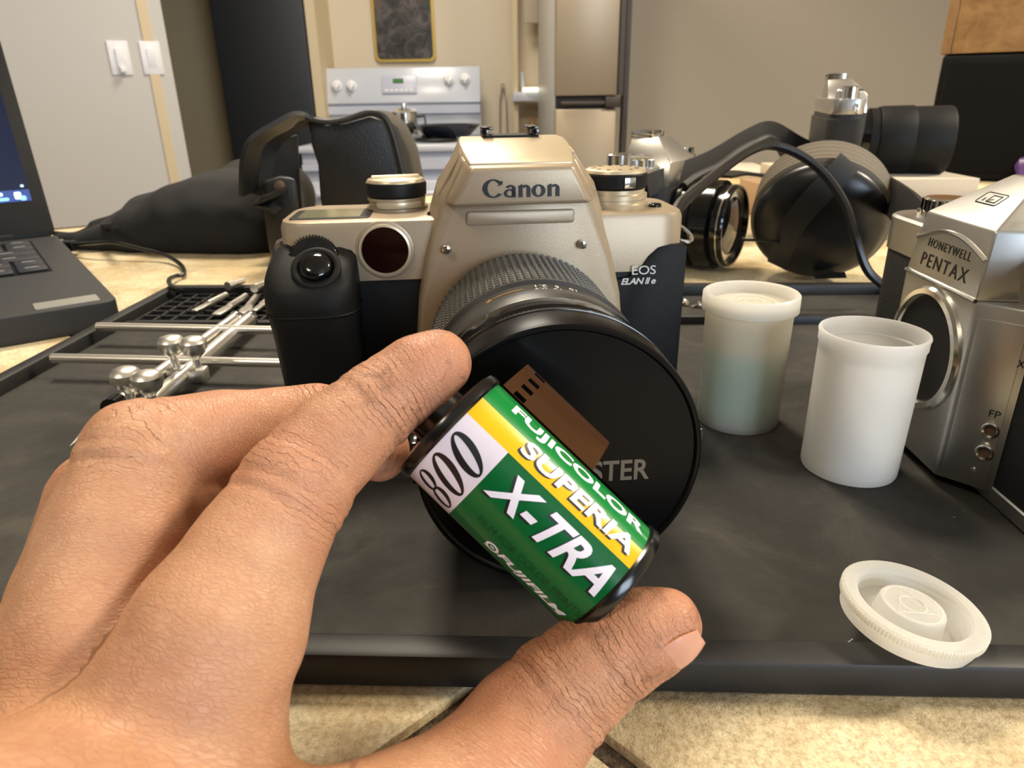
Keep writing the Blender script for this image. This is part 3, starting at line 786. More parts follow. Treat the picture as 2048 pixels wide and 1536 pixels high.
q = epx(1288, 540, -2.2); w_ = epx(1312, 540, -2.2).x - epx(1265, 540, -2.2).x
eo('lettering', mapg(slab(fit(glyphs('EOS', space=.95), w_, 3.2), .12), lambda x, y, z: (x + q.x, -2.2 - z, y + q.z)), 'print_white', smooth=0, label='white series name')
q2 = epx(1277, 562, -2.2); w_ = epx(1312, 562, -2.2).x - epx(1243, 562, -2.2).x
eo('lettering', mapg(slab(fit(glyphs('ELAN II e', shear=.25, bold=.02, space=.9), w_, 2.4), .12), lambda x, y, z: (x + q2.x, -2.2 - z, y + q2.z)), 'print_white', smooth=0, label='white model name')
# LCD on the left deck
eo('lcd_frame', prism(rrect(-80, -52, 4, 26, 2.5), 79.2, 80.25, 'xy'), 'black_plastic', bevel=.2)
eo('lcd_panel', prism(rrect(-77, -55.5, 5.5, 24.5, 1.5), 79.6, 80.5, 'xy'), 'lcd_glass')
# command dial on the left, programme dial on the right
def dial(px, py, y, r, cap_prof, knurl):
    z = epx(px, py, y); D = empty  # marker
    return z
dl = epx(793, 385, 29)
D = eo('mode_dial', cat(lathe([(0, 0), (r_ := 11.6, 0), (11.6, .8), (10.4, 1.2), (10.4, 3.2), (10.9, 3.4), (10.9, 4.4), (0, 4.4)], 56)), 'champagne', M=T(dl.x * MM, .0285, .0798))
eo('dial_lever', loft([[(math.cos(a) * r1, math.sin(a) * r1, z) for r1, z in ((10.2, 1.4), (12.0, 1.0), (12.2, 3.4), (10.2, 3.4))] for a in [rad(-125 + 8 * i) for i in range(12)]]), 'champagne_bright', D, bevel=.3)
eo('dial_knob', lathe([(0, 4.4), (10.6, 4.4), (11.3, 5.2), (11.5, 9.0), (11.2, 9.7), (0, 9.7)], 56), 'black_plastic', D)
eo('dial_cap', cat(lathe([(0, 9.7), (11.1, 9.7), (10.4, 10.9), (0, 11.4)], 56), rot(loft([[(-9.2, -2.6, 10.6), (9.2, -2.6, 10.6), (9.2, 2.6, 10.6), (-9.2, 2.6, 10.6)], [(-8.8, -.6, 12.2), (8.8, -.6, 12.2), (8.8, .6, 12.2), (-8.8, .6, 12.2)]]), 'Z', 8)), 'champagne_bright', D, bevel=.2)
dr_ = epx(1228, 400, 20)
D2 = eo('programme_dial', lathe([(0, 0), (12.6, 0), (12.8, 1.2), (11.8, 1.6), (11.8, 2.8), (12.2, 3.0), (12.2, 4.6), (11.2, 5.0), (11.2, 6.4), (0, 6.4)], 56), 'champagne_bright', M=T(dr_.x * MM, .020, .0798))
eo('dial_knob', lathe([(0, 6.4), (10.6, 6.4), (11.8, 7.2), (12.0, 11.6), (11.6, 12.2), (0, 12.2)], 56), 'black_plastic', D2)
eo('dial_cap', lathe([(0, 12.2), (11.5, 12.2), (11.1, 13.2), (10.2, 13.6), (0, 13.6)], 56), 'champagne_bright', D2)
for i in range(12): eo('dial_mark', rot(mv(slab(fit(glyphs('PMATBSCFDXLE'[i]), 1.3, 1.7), .1), 0, 8.2, 13.6), 'Z', i * 30), 'print_black', D2, smooth=0)
eo('index_tab', rot(box(-2.2, 2.2, -12.4, -11.4, 7.4, 11.2), 'Z', 14), 'chrome_cam', D2, bevel=.2)
eo('release_button', lathe([(0, 0), (2.4, 0), (2.4, .9), (1.8, 1.3), (0, 1.4)], 24), 'black_gloss', M=T(.0520, .012, .080))
eo('release_button', lathe([(0, 0), (2.0, 0), (2.0, .7), (1.5, 1.0), (0, 1.1)], 24), 'black_gloss', M=T(-.0300, .008, .080))
# strap lugs
lug = [(62, 16, 67), (66, 15, 66), (68.5, 16, 66.5), (67.5, 18, 69), (64, 20, 71.5), (61.5, 20, 71)]
eo('strap_lug', tube(spline([Vector(p) for p in lug], 4), .75, 8), 'chrome_cam')
lg2 = [(-83, 18, 71), (-87, 18, 70), (-89, 17, 66), (-88, 16, 62), (-85, 16, 60)]
eo('strap_lug', tube(spline([Vector(p) for p in lg2], 4), 1.0, 8), 'chrome_cam')
# ------------------------------------------------------------------ its zoom lens
ax_z = 36.6
KL, KR = 1.115, .945
LM = EM @ T(0, 0, ax_z * MM)
ln = el
def lo(name, g, m, parent=el, raw=False, **kw):
    if not raw: g = [(x * KR, y * KL, z * KR) for x, y, z in g[0]], g[1]
    return obj(name, g, m, parent, S=MM, M=T(0, 0, ax_z * MM) if parent is el else None, **kw)
lo('mount_ring', lathe([(0, 7), (33.5, 7), (33.5, 11.5), (0, 11.5)], 72, 'y'), 'black_plastic')
# zoom grip with rows of small square studs
def studs(h0, h1, R, n, rows, hh):
    g0 = lathe([(0, h0 - 1), (R, h0 - 1), (R, h1 + 1), (0, h1 + 1)], 96, 'y'); V, F = list(g0[0]), list(g0[1])
    for i in range(n):
        a = 2 * math.pi * i / n; da = 2 * math.pi / n * .33
        for j in range(rows):
            hc = h0 + (h1 - h0) * (j + .5) / rows; dh = (h1 - h0) / rows * .30; b = len(V)
            for k_, sc in ((R, 1.0), (R + hh, .62)):
                for sa_, sh_ in ((-1, -1), (1, -1), (1, 1), (-1, 1)):
                    aa = a + sa_ * da * sc; V.append((k_ * math.cos(aa), -(hc + sh_ * dh * sc), k_ * math.sin(aa)))
            F += [(b + 4, b + 5, b + 6, b + 7)] + [(b + q, b + (q + 1) % 4, b + 4 + (q + 1) % 4, b + 4 + q) for q in range(4)]
    return V, F
zg = lo('zoom_grip', studs(11, 46, 34.0, 92, 14, 1.0), 'knurl_rubber', smooth=25)
zg['kind'] = 'stuff'
br = lo('scale_ring', lathe([(0, 46), (35.4, 46), (35.8, 46.6), (35.8, 48.0), (34.6, 48.6), (34.6, 56.4), (35.6, 56.8), (35.8, 57.4), (35.8, 64), (35.3, 65), (0, 65)], 120, 'y'), 'lens_barrel')
lo('focus_ring', lathe([(0, 65), (34.9, 65), (34.9, 66.2), (36.2, 66.6), (36.4, 67.4), (36.4, 72.5), (35.6, 73.2), (0, 73.2)], 120, 'y'), 'black_gloss')
kn = lathe([(0, 73), (35.4, 73), (35.4, 80.5), (0, 80.5)], 120, 'y')
lo('cap_collar', kn, 'cap_rim')
ridges = cat(*[rot(box(-.3, .3, -77.6, -74.6, 35.2, 36.1), 'Y', i * 2.0) for i in range(180)])
lo('collar_ridges', ridges, 'cap_rim', smooth=0)['kind'] = 'stuff'
FH = 89.6                                              # face of the lens cap
cp = lo('lens_cap', lathe([(0, 79), (36.6, 79), (37.1, 79.4), (37.2, 79.9), (37.2, FH - .8), (37.0, FH - .1), (36.5, FH + .2), (35.8, FH + .2), (35.4, FH - .1), (35.2, FH - .55), (0, FH - .6)], 140, 'y'), 'cap_black', smooth=30)
lo('cap_rim', lathe([(36.3, 78.2), (37.4, 78.5), (37.4, 79.6), (36.3, 79.9)], 140, 'y', cap=False), 'cap_rim', cp, smooth=60)
for s in (1, -1): lo('cap_tab', mv(prism(rrect(-5, 5, -2.0, 2.0, 1.2), -86.5, -80.5), s * 37.3, 0, 0) if False else tr(box(-1.2, 1.2, -87, -80.6, -6, 6), T(s * 37.2, 0, 0)), 'cap_rim', cp, bevel=.5)
# print on the cap
def lpx(px, py, h):
    n = (EM.to_3x3() @ Vector((0, -1, 0))); p0 = EM @ Vector((0, -h * MM, 0)); return (LM.inverted() @ ppl(px, py, p0, n)) * 1000
FT = FH * KL
r1, r2 = lpx(1178, 948, FT), lpx(1300, 938, FT)
wS = fit(glyphs('PROMASTER', bold=.02, space=1.02), (r2.x - r1.x) * 9.7 / 4, (lpx(1240, 925, FT).z - lpx(1240, 966, FT).z))
xr = max(v[0] for v in wS[0])
lo('lettering', mapg(slab(wS, .1), lambda x, y, z: (x - xr + r2.x, -FT + .62 - z, y + (r1.z + r2.z) / 2)), 'print_grey', cp, raw=True, smooth=0, label='worn grey brand name on the cap')
# print on the scale ring: gold macro line and white distances, bent round the barrel
def onring(g, ang, h, R=34.68): # g in mm; x runs round the ring, y along the axis
    g = slice_x(g, 1.5)
    return [((R + z) * math.sin(ang + x / R), -(h + -y), (R + z) * math.cos(ang + x / R)) for x, y, z in g[0]], g[1]
def ringang(px, py, h):
    best = min(range(-900, 900), key=lambda i: (lambda w: (w[0] - px) ** 2)(prj(LM @ Vector((34.7 * KR * MM * math.sin(rad(i / 10)), -h * KL * MM, 34.7 * KR * MM * math.cos(rad(i / 10)))))))
    return rad(best / 10)
def prj(P): v = P - CAM; z = v.dot(FW); return 1024 + FPX * v.dot(RT) / z, 768 - FPX * v.dot(UP) / z
a0 = ringang(1015, 585, 52.6)
lo('macro_line', onring(slab(quad((-4.6, -.18), (4.6, -.18), (4.6, .18), (-4.6, .18)), .06), a0, 52.6), 'print_gold', br, smooth=0)
lo('macro_mark', onring(slab(fit(glyphs('*'), 2.0, 2.4), .06), ringang(978, 598, 53), 53), 'print_gold', br, smooth=0)
for tx_, ax_, hh_ in (('0.9', 1082, 54.0), ('2.1', 1082, 51.0), ('15', 1116, 54.0), ('5', 1114, 51.0), ('30', 1142, 54.2), ('10', 1146, 51.0)):
    lo('scale_mark', onring(slab(fit(rot(glyphs(tx_), 'Z', 180), 1.5 * len(tx_) * .8, 2.0), .06), ringang(ax_, 580, hh_), hh_), 'print_white', br, smooth=0)
for ax_ in (1185, 1210, 1240):
    lo('scale_mark', onring(slab(quad((-1.1, -.2), (1.1, -.2), (1.1, .2), (-1.1, .2)), .06), ringang(ax_, 600, 52.5), 52.5), 'print_white', br, smooth=0)
# ------------------------------------------------------------------ film cartridge held in the hand
A_, B_ = pc(890, 841, .1365), pc(1230, 1168, .1345)
zx = (B_ - A_).normalized(); L_ = (B_ - A_).length * 1000
vw = -(ray(1062, 1003)).normalized(); xx = (vw - zx * vw.dot(zx)).normalized(); yx = zx.cross(xx)
FMx = Matrix(((xx.x, yx.x, zx.x, A_.x), (xx.y, yx.y, zx.y, A_.y), (xx.z, yx.z, zx.z, A_.z), (0, 0, 0, 1)))
SGN = 1 if yx.dot(UP) > 0 else -1
fc = empty('film_cartridge', 'green and yellow 35 mm film cartridge held between finger and thumb', 'film cartridge', FMx)
def fo(name, g, m, parent=fc, **kw): return obj(name, g, m, parent, S=MM, **kw)
R_ = 12.15
KS = 10.45                                     # photo pixels per millimetre on the cartridge
def cyl(s, phi, r=R_): p = rad(phi) * SGN; return (r * math.cos(p), r * math.sin(p), s)
def patch(s0, s1, p0, p1, r=R_):
    n = max(1, int(abs(p1 - p0) / 4)); V, F = [], []
    for i in range(n + 1):
        ph = p0 + (p1 - p0) * i / n; V += [cyl(s0, ph, r), cyl(s1, ph, r)]
    for i in range(n): F.append((2 * i, 2 * i + 1, 2 * i + 3, 2 * i + 2))
    return V, F
z0, z1 = 2.6, L_ - 2.6
sw = 134 / KS
lab = [(patch(z0, z1, 39, 100), 0), (patch(z0, z1, 17.5, 39), 2), (patch(z0, sw, -82, 17.5), 3), (patch(sw, z1, -40, 17.5), 1),
       (patch(sw, z1, -82, -40), 1), (patch(z0, z1, -92, -82), 3), (patch(z0, z1, -260, -92), 1)]
fo('label', lab, ['film_green', 'film_green_dark', 'film_yellow', 'film_white'], smooth=60)
fo('end_cap', lathe([(0, 0), (11.2, 0), (12.5, .5), (12.75, 1.2), (12.75, 2.3), (12.3, 2.75), (11.9, 2.75)], 64), 'film_cap', smooth=40)
fo('end_cap', lathe([(11.9, L_ - 2.75), (12.3, L_ - 2.75), (12.75, L_ - 2.3), (12.75, L_ - 1.0), (12.4, L_ - .4), (11.2, L_), (0, L_)], 64), 'film_cap', smooth=40)
fo('spool_knob', lathe([(0, -6.0), (2.5, -6.0), (2.5, -4.6), (4.6, -4.6), (4.6, -6.4), (5.5, -6.4), (5.9, -6.0), (5.9, .2), (0, .2)], 40), 'film_cap', smooth=40)
fo('spool_end', lathe([(0, L_ - .1), (5.2, L_ - .1), (5.2, L_ + .8), (3, L_ + .8), (3, L_ + .2), (0, L_ + .2)], 40), 'film_cap')
def wrap(g, s_c, phi_c, lift=.05, dirx='s'):
    """g flat mm (x reading direction, y up). dirx 's': reads along the axis; 't': reads round the barrel"""
    if dirx == 's':
        g = slice_x(g, .8, 1); return [cyl(s_c + x, phi_c + math.degrees(y / R_), R_ + lift + z) for x, y, z in g[0]], g[1]
    g = slice_x(g, .8, 0); return [cyl(s_c - y, phi_c + math.degrees(x / R_), R_ + lift + z) for x, y, z in g[0]], g[1]
def sp(px0, px1): return (px0 + px1) / 2 / KS, (px1 - px0) / KS
c_, w_ = sp(84, 426); fo('lettering', wrap(fit(glyphs('FUJICOLOR', bold=.035), w_, 4.3), c_, 58), 'film_text_white', smooth=0, label='white lettering on green')
c_, w_ = sp(146, 424)
g_ = fit(glyphs('SUPERIA', shear=.1, bold=.03, space=1.02), w_, 3.5)
fo('lettering_shadow', wrap(mv(g_, -.35, -.45), c_, 33.5, .035), 'print_black', smooth=0)
fo('lettering', wrap(g_, c_, 33.5, .07), 'film_text_white', smooth=0, label='white lettering with black shadow on yellow')
c_, w_ = sp(148, 426)
g_ = fit(glyphs('X-TRA', shear=.35, bold=.028, space=1.0), w_, 6.2)
fo('lettering_shadow', wrap(mv(g_, -.4, -.45), c_, -5, .035), 'print_black', smooth=0)
fo('lettering', wrap(g_, c_, -5, .07), 'film_text_white', smooth=0, label='large white slanted lettering on dark green')
c_, w_ = sp(178, 436); fo('lettering', wrap(fit(glyphs('FILM FOR COLOR PRINTS'), w_, 1.75), c_, -42), 'film_text_green', smooth=0, label='small dark green lettering')
c_, w_ = sp(252, 422); fo('lettering', wrap(fit(glyphs('FUJIFILM', shear=.25, bold=.03), w_, 2.6), c_, -61), 'film_text_white', smooth=0, label='white maker name near the lower edge')
lg = cat(ell(0, 0, 1.5, 1.3, .95, .8), quad((-.5, -.2), (.5, -.2), (.5, .25), (-.5, .25)), quad((-1.5, -1.3), (0, -1.3), (0, -1.0), (-1.5, -1.0)))
fo('logo', wrap(mv(lg, 0, 0), 236 / KS, -60), 'film_text_white', smooth=0)
# big serif numerals, reading round the barrel
def nul(w, h): return ell(0, 0, w, h, w * .40, h * .90, n=30)
eight = cat(ell(0, 1.75, 1.45, 1.95, .62, 1.72), ell(0, -1.75, 1.65, 2.05, .72, 1.8))
num = cat(mv(eight, -4.9), mv(nul(1.75, 3.8), -.85), mv(nul(1.75, 3.8), 3.3))
num = [(x + .22 * y, y, z) for x, y, z in num[0]], num[1]
num = fit(num, 15.2, 8.6)
fo('lettering', wrap(num, 82 / KS, -27, .05, 't'), 'print_black', smooth=0, label='black film speed number 800 on white')
# felt lip and the film tongue that sticks out of it
fo('light_trap', cat(patch(z0, z1, 96, 108, 12.9), patch(z0, z1, 108, 118, 12.9)), 'film_cap')
path = [(-2.5, 12.4), (-5.2, 14.4), (-8.4, 16.6), (-11.8, 18.8), (-14.6, 20.6), (-17.2, 21.2)]
pl_ = spline([Vector((a, b, 0)) for a, b in path], 6)
acc = [0]
for i in range(1, len(pl_)): acc.append(acc[-1] + (pl_[i] - pl_[i - 1]).length)
def fpt(t):
    for i in range(1, len(acc)):
        if acc[i] >= t or i == len(acc) - 1:
            f = (t - acc[i - 1]) / (acc[i] - acc[i - 1]); return pl_[i - 1].lerp(pl_[i], f)
Lf = acc[-1]; s0f, s1f = 3.2, 27.6
ts = [0]; t = 1.0
holes = []
while t + 2 < Lf: ts += [t, t + 1.9]; holes.append((t, t + 1.9)); t += 4.2
ts.append(Lf); ss = [s0f, s0f + 2.6, s0f + 5.4, s1f - 6, s1f]
V, F, idm = [], [], {}
for lay, off in ((0, 0), (1, .14)):
    for i, tt in enumerate(ts):
        p = fpt(tt); d = (fpt(min(tt + .2, Lf)) - fpt(max(tt - .2, 0))).normalized(); nn = Vector((d.y, -d.x, 0))
        for j, s in enumerate(ss):
            idm[lay, i, j] = len(V); q = p + nn * off; V.append((q.x, q.y * SGN, s))
ishole = lambda i, j: j == 1 and any(abs(ts[i] - h[0]) < 1e-6 for h in holes)
for i in range(len(ts) - 1):
    for j in range(len(ss) - 1):
        if ishole(i, j):
            for (a, b) in (((i, j), (i + 1, j)), ((i + 1, j), (i + 1, j + 1)), ((i + 1, j + 1), (i, j + 1)), ((i, j + 1), (i, j))):
                F.append((idm[0, a[0], a[1]], idm[0, b[0], b[1]], idm[1, b[0], b[1]], idm[1, a[0], a[1]]))
            continue
        for lay in (0, 1):
            f = (idm[lay, i, j], idm[lay, i + 1, j], idm[lay, i + 1, j + 1], idm[lay, i, j + 1]); F.append(f if lay else f[::-1])
for lay_edge in ([(i, 0) for i in range(len(ts))], [(i, len(ss) - 1) for i in range(len(ts))], [(len(ts) - 1, j) for j in range(len(ss))]):
    for a, b in zip(lay_edge, lay_edge[1:]): F.append((idm[0, a[0], a[1]], idm[0, b[0], b[1]], idm[1, b[0], b[1]], idm[1, a[0], a[1]]))
fo('film_tongue', (V, F), 'film_base', smooth=50, label='brown film tongue with sprocket holes')
# ------------------------------------------------------------------ the hand (one continuous surface)
def J(px, py, zc, r): p = pc(px, py, zc); return (np.array((p.x, p.y, p.z), np.float32) * 1000, float(r))
idx = [J(876, 726, .1335, 6.5), J(838, 748, .1325, 7.1), J(757, 806, .130, 8.1), J(668, 885, .126, 8.7), J(590, 978, .121, 9.9), J(508, 1118, .115, 10.6), J(432, 1270, .109, 13.2), J(335, 1480, .1045, 15.0)]
mid_ = [J(757, 903, .150, 6.6), J(700, 868, .151, 7.4), J(640, 846, .1495, 7.9), J(440, 872, .140, 8.8), J(275, 912, .130, 10.2), J(235, 1085, .1245, 12.4), J(185, 1290, .117, 13.6), J(110, 1500, .112, 15.5)]
rng = [J(520, 985, .176, 6.3), J(470, 985, .170, 7.4), J(350, 975, .158, 8.1), J(198, 995, .1435, 9.2), J(150, 1180, .133, 10.2), J(110, 1340, .124, 12.0)]
pky = [J(470, 1085, .188, 5.6), J(420, 1085, .182, 6.3), J(340, 1090, .172, 6.9), J(235, 1110, .158, 7.7), J(150, 1270, .142, 9.0), J(90, 1390, .133, 11.0)]
thb = [J(1328, 1250, .1275, 6.9), J(1290, 1268, .128, 8.1), J(1222, 1303, .1285, 9.2), J(1120, 1388, .1275, 10.2), J(1040, 1478, .1245, 11.2), J(975, 1580, .1175, 12.8)]
pal = [(J(410, 1330, .116, 12), J(300, 1640, .104, 17)), (J(180, 1330, .124, 13), J(200, 1650, .110, 17)), (J(385, 1030, .137, 7), J(330, 1230, .128, 9)), (J(110, 1360, .124, 12.5), J(150, 1640, .101, 15)),
       (J(90, 1400, .131, 11.5), J(110, 1600, .107, 14)), (J(462, 1470, .1065, 7.4), J(420, 1640, .102, 11)),
       (J(975, 1590, .117, 12.6), J(640, 1800, .100, 15)), (J(720, 1705, .113, 8.5), J(470, 1690, .106, 9))]
WR = Vector((-.078, .022, .050))
wrist = (np.array((WR.x, WR.y, WR.z), np.float32) * 1000)
arm_end = np.array((-170, -70, 62), np.float32)
pal += [((J(300, 1640, .100, 17)), (wrist, 22.0)), (J(150, 1640, .101, 15), (wrist, 21.0)), (J(640, 1800, .100, 15), (wrist, 20.0)), ((wrist, 22.5), (arm_end, 30.0))]
allj = idx + mid_ + rng + pky + thb + [q for a in pal for q in a]
lo_ = np.min([p - r for p, r in allj], 0) - 4; hi_ = np.max([p + r for p, r in allj], 0) + 4
HV = .95
dims = np.ceil((hi_ - lo_) / HV).astype(int) + 1
axes = [lo_[i] + HV * np.arange(dims[i], dtype=np.float32) for i in range(3)]
BIG = 30.0
def field(segs, k):
    vol = np.full(dims, BIG, np.float32)
    for (a, ra), (b, rb) in segs:
        R = max(ra, rb) + 9
        l0 = np.clip(np.floor((np.minimum(a, b) - R - lo_) / HV).astype(int), 0, dims); l1 = np.clip(np.ceil((np.maximum(a, b) + R - lo_) / HV).astype(int) + 1, 0, dims)
        sl = tuple(slice(l0[i], l1[i]) for i in range(3))
        P = np.stack(np.meshgrid(*[axes[i][sl[i]] for i in range(3)], indexing='ij'), -1)
        d = rcone(P, a, b, ra, rb).astype(np.float32)
        vol[sl] = smin(vol[sl], d, k) if k else np.minimum(vol[sl], d)
    return vol
def chain(c): return [(c[i], c[i + 1]) for i in range(len(c) - 1)]
vol = smin(field(chain(idx), 1.5), field(chain(mid_), 1.5), 1.0)
vol = smin(vol, field(chain(rng), 1.5), 2.2); vol = smin(vol, field(chain(pky), 1.5), 2.2)
vol = smin(vol, field(chain(thb), 1.5), 2.0)
vol = smin(vol, field(pal, 6.0), 2.6)
# the fingertips flatten against the cartridge they hold
HVt, HF = surface_nets(vol, lo_, HV)
HVt = relax(HVt, HF, 3, .5)
# which finger each point belongs to: distance round the chain, used for the skin folds
def chaindist(c, P):
    best = np.full(len(P), 1e9); u = np.zeros(len(P)); acc_ = 0.0
    for (a, ra), (b, rb) in chain(c):
        ba = b - a; l = float(np.linalg.norm(ba)); t = np.clip(((P - a) @ ba) / (l * l), 0, 1)
        d = np.linalg.norm(P - a - t[:, None] * ba, axis=1) - (ra + (rb - ra) * t)
        m = d < best; best[m] = d[m]; u[m] = (acc_ + t * l)[m]; acc_ += l
    return best, u
def arc(c, i): return sum(float(np.linalg.norm(c[j + 1][0] - c[j][0])) for j in range(i))
chs = [idx, mid_, rng, pky, thb]; jts = [(2, 4), (2, 4), (2, 3), (2, 3), (2, 3)]
D = [chaindist(c, HVt) for c in chs]
dist = np.stack([d for d, u in D]); order = np.argsort(dist, 0); near = order[0]
dd = np.take_along_axis(dist, order, 0); sep = np.clip((dd[1] - dd[0]) / 2.5, 0, 1)
U_ = np.choose(near, [u for d, u in D])
def chainuv(c, P):
    """smooth running length and girth along a finger, blended over its bones"""
    W = np.zeros(len(P)); U = np.zeros(len(P)); X = np.zeros(len(P)); Y = np.zeros(len(P)); ref = -np.array(FW); acc_ = 0.0
    for (a, ra), (b, rb) in chain(c):
        ba = (b - a).astype(float); l = float(np.linalg.norm(ba)); ax_ = ba / l; t = ((P - a) @ ba) / (l * l); tc = np.clip(t, 0, 1)
        d = np.linalg.norm(P - a - tc[:, None] * ba, axis=1) - (ra + (rb - ra) * tc)
        q = P - a - t[:, None] * ba; e1 = ref - ax_ * (ref @ ax_); e1 /= np.linalg.norm(e1); e2 = np.cross(ax_, e1)
        n_ = np.linalg.norm(q, axis=1) + 1e-6; w = np.exp(-np.clip(d + np.abs(t - tc) * l * .35, -2, 40) / 2.0) + 1e-12
        W += w; U += w * (acc_ + np.clip(t, -1.2, 2.2) * l); X += w * (q @ e1) / n_; Y += w * (q @ e2) / n_; acc_ += l
    return U / W, np.arctan2(Y, X) * 9.5
UV = [chainuv(c, HVt) for c in chs]
U_ = np.choose(near, [u for u, v in UV]); V_ = np.choose(near, [v for u, v in UV])
JM = np.zeros(len(HVt)); DT = np.zeros(len(HVt))
for ci, c in enumerate(chs):
    m = near == ci; uu_ = D[ci][1]
    j = np.full(len(HVt), .16)
    for q in jts[ci]: j = np.maximum(j, np.exp(-((uu_ - arc(c, q)) / 7.5) ** 2))
    if ci == 4: j = np.maximum(j, .26)
    JM[m] = j[m]
    tipd = np.exp(-(uu_ / (22 if ci in (0, 4) else 12)) ** 2); DT[m] = tipd[m]
JM *= sep * np.clip(1.6 - np.maximum(dd[0], 0) / 3, 0, 1); DT = np.clip(DT * 1.15, 0, 1)
RED = np.clip(np.exp(-((U_ - 0) / 16) ** 2) + .5 * np.exp(-((U_ - arc(idx, 4)) / 12) ** 2) + .35 * vnoise(HVt, .05, 3), 0, 1)
# large folds and knuckle bulges pressed into the surface
nrm_me = bpy.data.meshes.new('h'); nrm_me.from_pydata((HVt * MM).tolist(), [], HF.tolist()); nrm_me.update()
NR = np.zeros(len(HVt) * 3, np.float32); nrm_me.vertex_normals.foreach_get('vector', NR); NR = NR.reshape(-1, 3)
disp = .35 * vnoise(HVt, .10, 1) + .16 * vnoise(HVt, .28, 2)
for ci, q, offs in ((0, 2, (-2.2, 0.6, 3)), (0, 4, (-4.5, -1.5, 1.5, 4.5)), (1, 4, (-4, -.5, 3)), (4, 2, (-2, 1.5)), (4, 3, (-3, 2))):
    for o_ in offs:
        x = D[ci][1] - arc(chs[ci], q) - o_ - 1.3 * vnoise(HVt, .12, 5 + q)
        disp -= np.where(near == ci, .38 * np.exp(-(x / .9) ** 2) * sep, 0)
HVt = HVt + NR * disp[:, None]
me = bpy.data.meshes.new('hand'); me.from_pydata((HVt * MM).tolist(), [], HF.tolist())
me.materials.append(MATS['skin'])
bm = bmesh.new(); bm.from_mesh(me); bmesh.ops.recalc_face_normals(bm, faces=bm.faces); bm.to_mesh(me); bm.free()
me.polygons.foreach_set('use_smooth', [True] * len(me.polygons))
for nm, arr in (('u', U_), ('v', V_), ('jm', JM), ('dirt', DT), ('red', RED)):
    at = me.attributes.new(nm, 'FLOAT', 'POINT'); at.data.foreach_set('value', arr.astype(np.float32))
bpy.data.meshes.remove(nrm_me)
hand = bpy.data.objects.new('hand', me); COL.objects.link(hand)
tag(hand, 'left hand with dirt in its creases pinching the film cartridge', 'hand')
# thumb nail, on the side of the thumb turned away from the cartridge
a = Vector(thb[0][0]); b = Vector(thb[2][0]); ta = (a - b).normalized()
nn = (RT * .50 - UP * .60 - FW * .62); nn = (nn - ta * nn.dot(ta)).normalized(); bb = ta.cross(nn)
def nail(r0, t0, t1, th):
    secs = []
    N, K = 14, 10
    V, F = [], []
    for lay in (0, 1):
        for i in range(N + 1):
            t = t0 + (t1 - t0) * i / N
            cen = a + ta * t; w = 50 * (1 - .25 * max(0, (i / N - .75) * 4) ** 2) * (.72 + .28 * min(1, i / N * 4))
            rr = r0 - .055 * max(0, t + 1) ** 2 + .035 * min(0, t + 4) ** 2 * 0 + (-.05 * min(0, t))
            for j in range(K + 1):
                al = rad(-w + 2 * w * j / K)
                p = cen + (nn * math.cos(al) + bb * math.sin(al)) * (rr + lay * th); V.append(tuple(p * MM))
    m = (N + 1) * (K + 1)
    for lay in (0, 1):
        for i in range(N):
            for j in range(K):
                q = lay * m + i * (K + 1) + j; F.append((q, q + 1, q + K + 2, q + K + 1))
    rim = [i * (K + 1) for i in range(N + 1)] + [N * (K + 1) + j for j in range(1, K + 1)] + [i * (K + 1) + K for i in range(N - 1, -1, -1)] + [j for j in range(K - 1, 0, -1)]
    for q in range(len(rim)):
        F.append((rim[q], rim[(q + 1) % len(rim)], rim[(q + 1) % len(rim)] + m, rim[q] + m))
    return V, F
obj('nail', nail(7.2, -11, 5.0, .5), 'nail', hand, smooth=50, label='thumb nail')
# ------------------------------------------------------------------ film cans
def can(name, base, label, tilt=0.0, mat='milky_white', **kw):
    e = empty(name, label, 'film can', T(base.x, base.y, base.z) @ Matrix.Rotation(tilt, 4, 'Y'))
    prof = [(0, 0), (14.0, 0), (14.9, .4), (15.2, 1.2), (15.6, 40), (15.7, 44.2), (16.1, 44.8), (16.1, 47.2), (16.4, 48.2), (16.2, 48.8), (15.4, 48.8), (14.9, 47.6), (14.7, 44), (14.3, 2), (0, 1.6)]
    obj('body', lathe(prof, 72), mat, e, S=MM, smooth=40)
    return e
b1 = pz(1494, 868, TZ); b1.y += .013
b2 = pz(1733, 975, TZ); b2.y += .014
c1 = can('film_can', Vector((b1.x, b1.y, TZ)), 'closed translucent film can with greenish film inside, behind the open can', mat='milky_clear')
lidp_ = [(0, 47.4), (8.2, 47.4), (8.6, 48.0), (9.2, 48.0), (9.6, 47.4), (14.0, 47.6), (14.8, 49.6), (15.2, 51.2), (16.6, 51.6), (17.2, 51.0), (17.3, 45.4), (16.6, 44.8), (16.5, 47.6), (0, 46.4)]
ld = obj('lid', lathe(lidp_, 80), 'milky_lid', c1, S=MM, smooth=40)
obj('lid_emblem', cat(tube([(4.6 * math.cos(t * math.pi / 16), 4.6 * math.sin(t * math.pi / 16), 47.7) for t in range(32)], .35, 6, True), tube([(2.2 * math.cos(t * math.pi / 12), 2.2 * math.sin(t * math.pi / 12), 47.7) for t in range(24)], .35, 6, True)), 'milky_lid', ld, S=MM)
fi = empty('film_cartridge', 'film cartridge showing blurred green through the closed film can', 'film cartridge', T(b1.x, b1.y, TZ + .0022) @ RZ(-50))
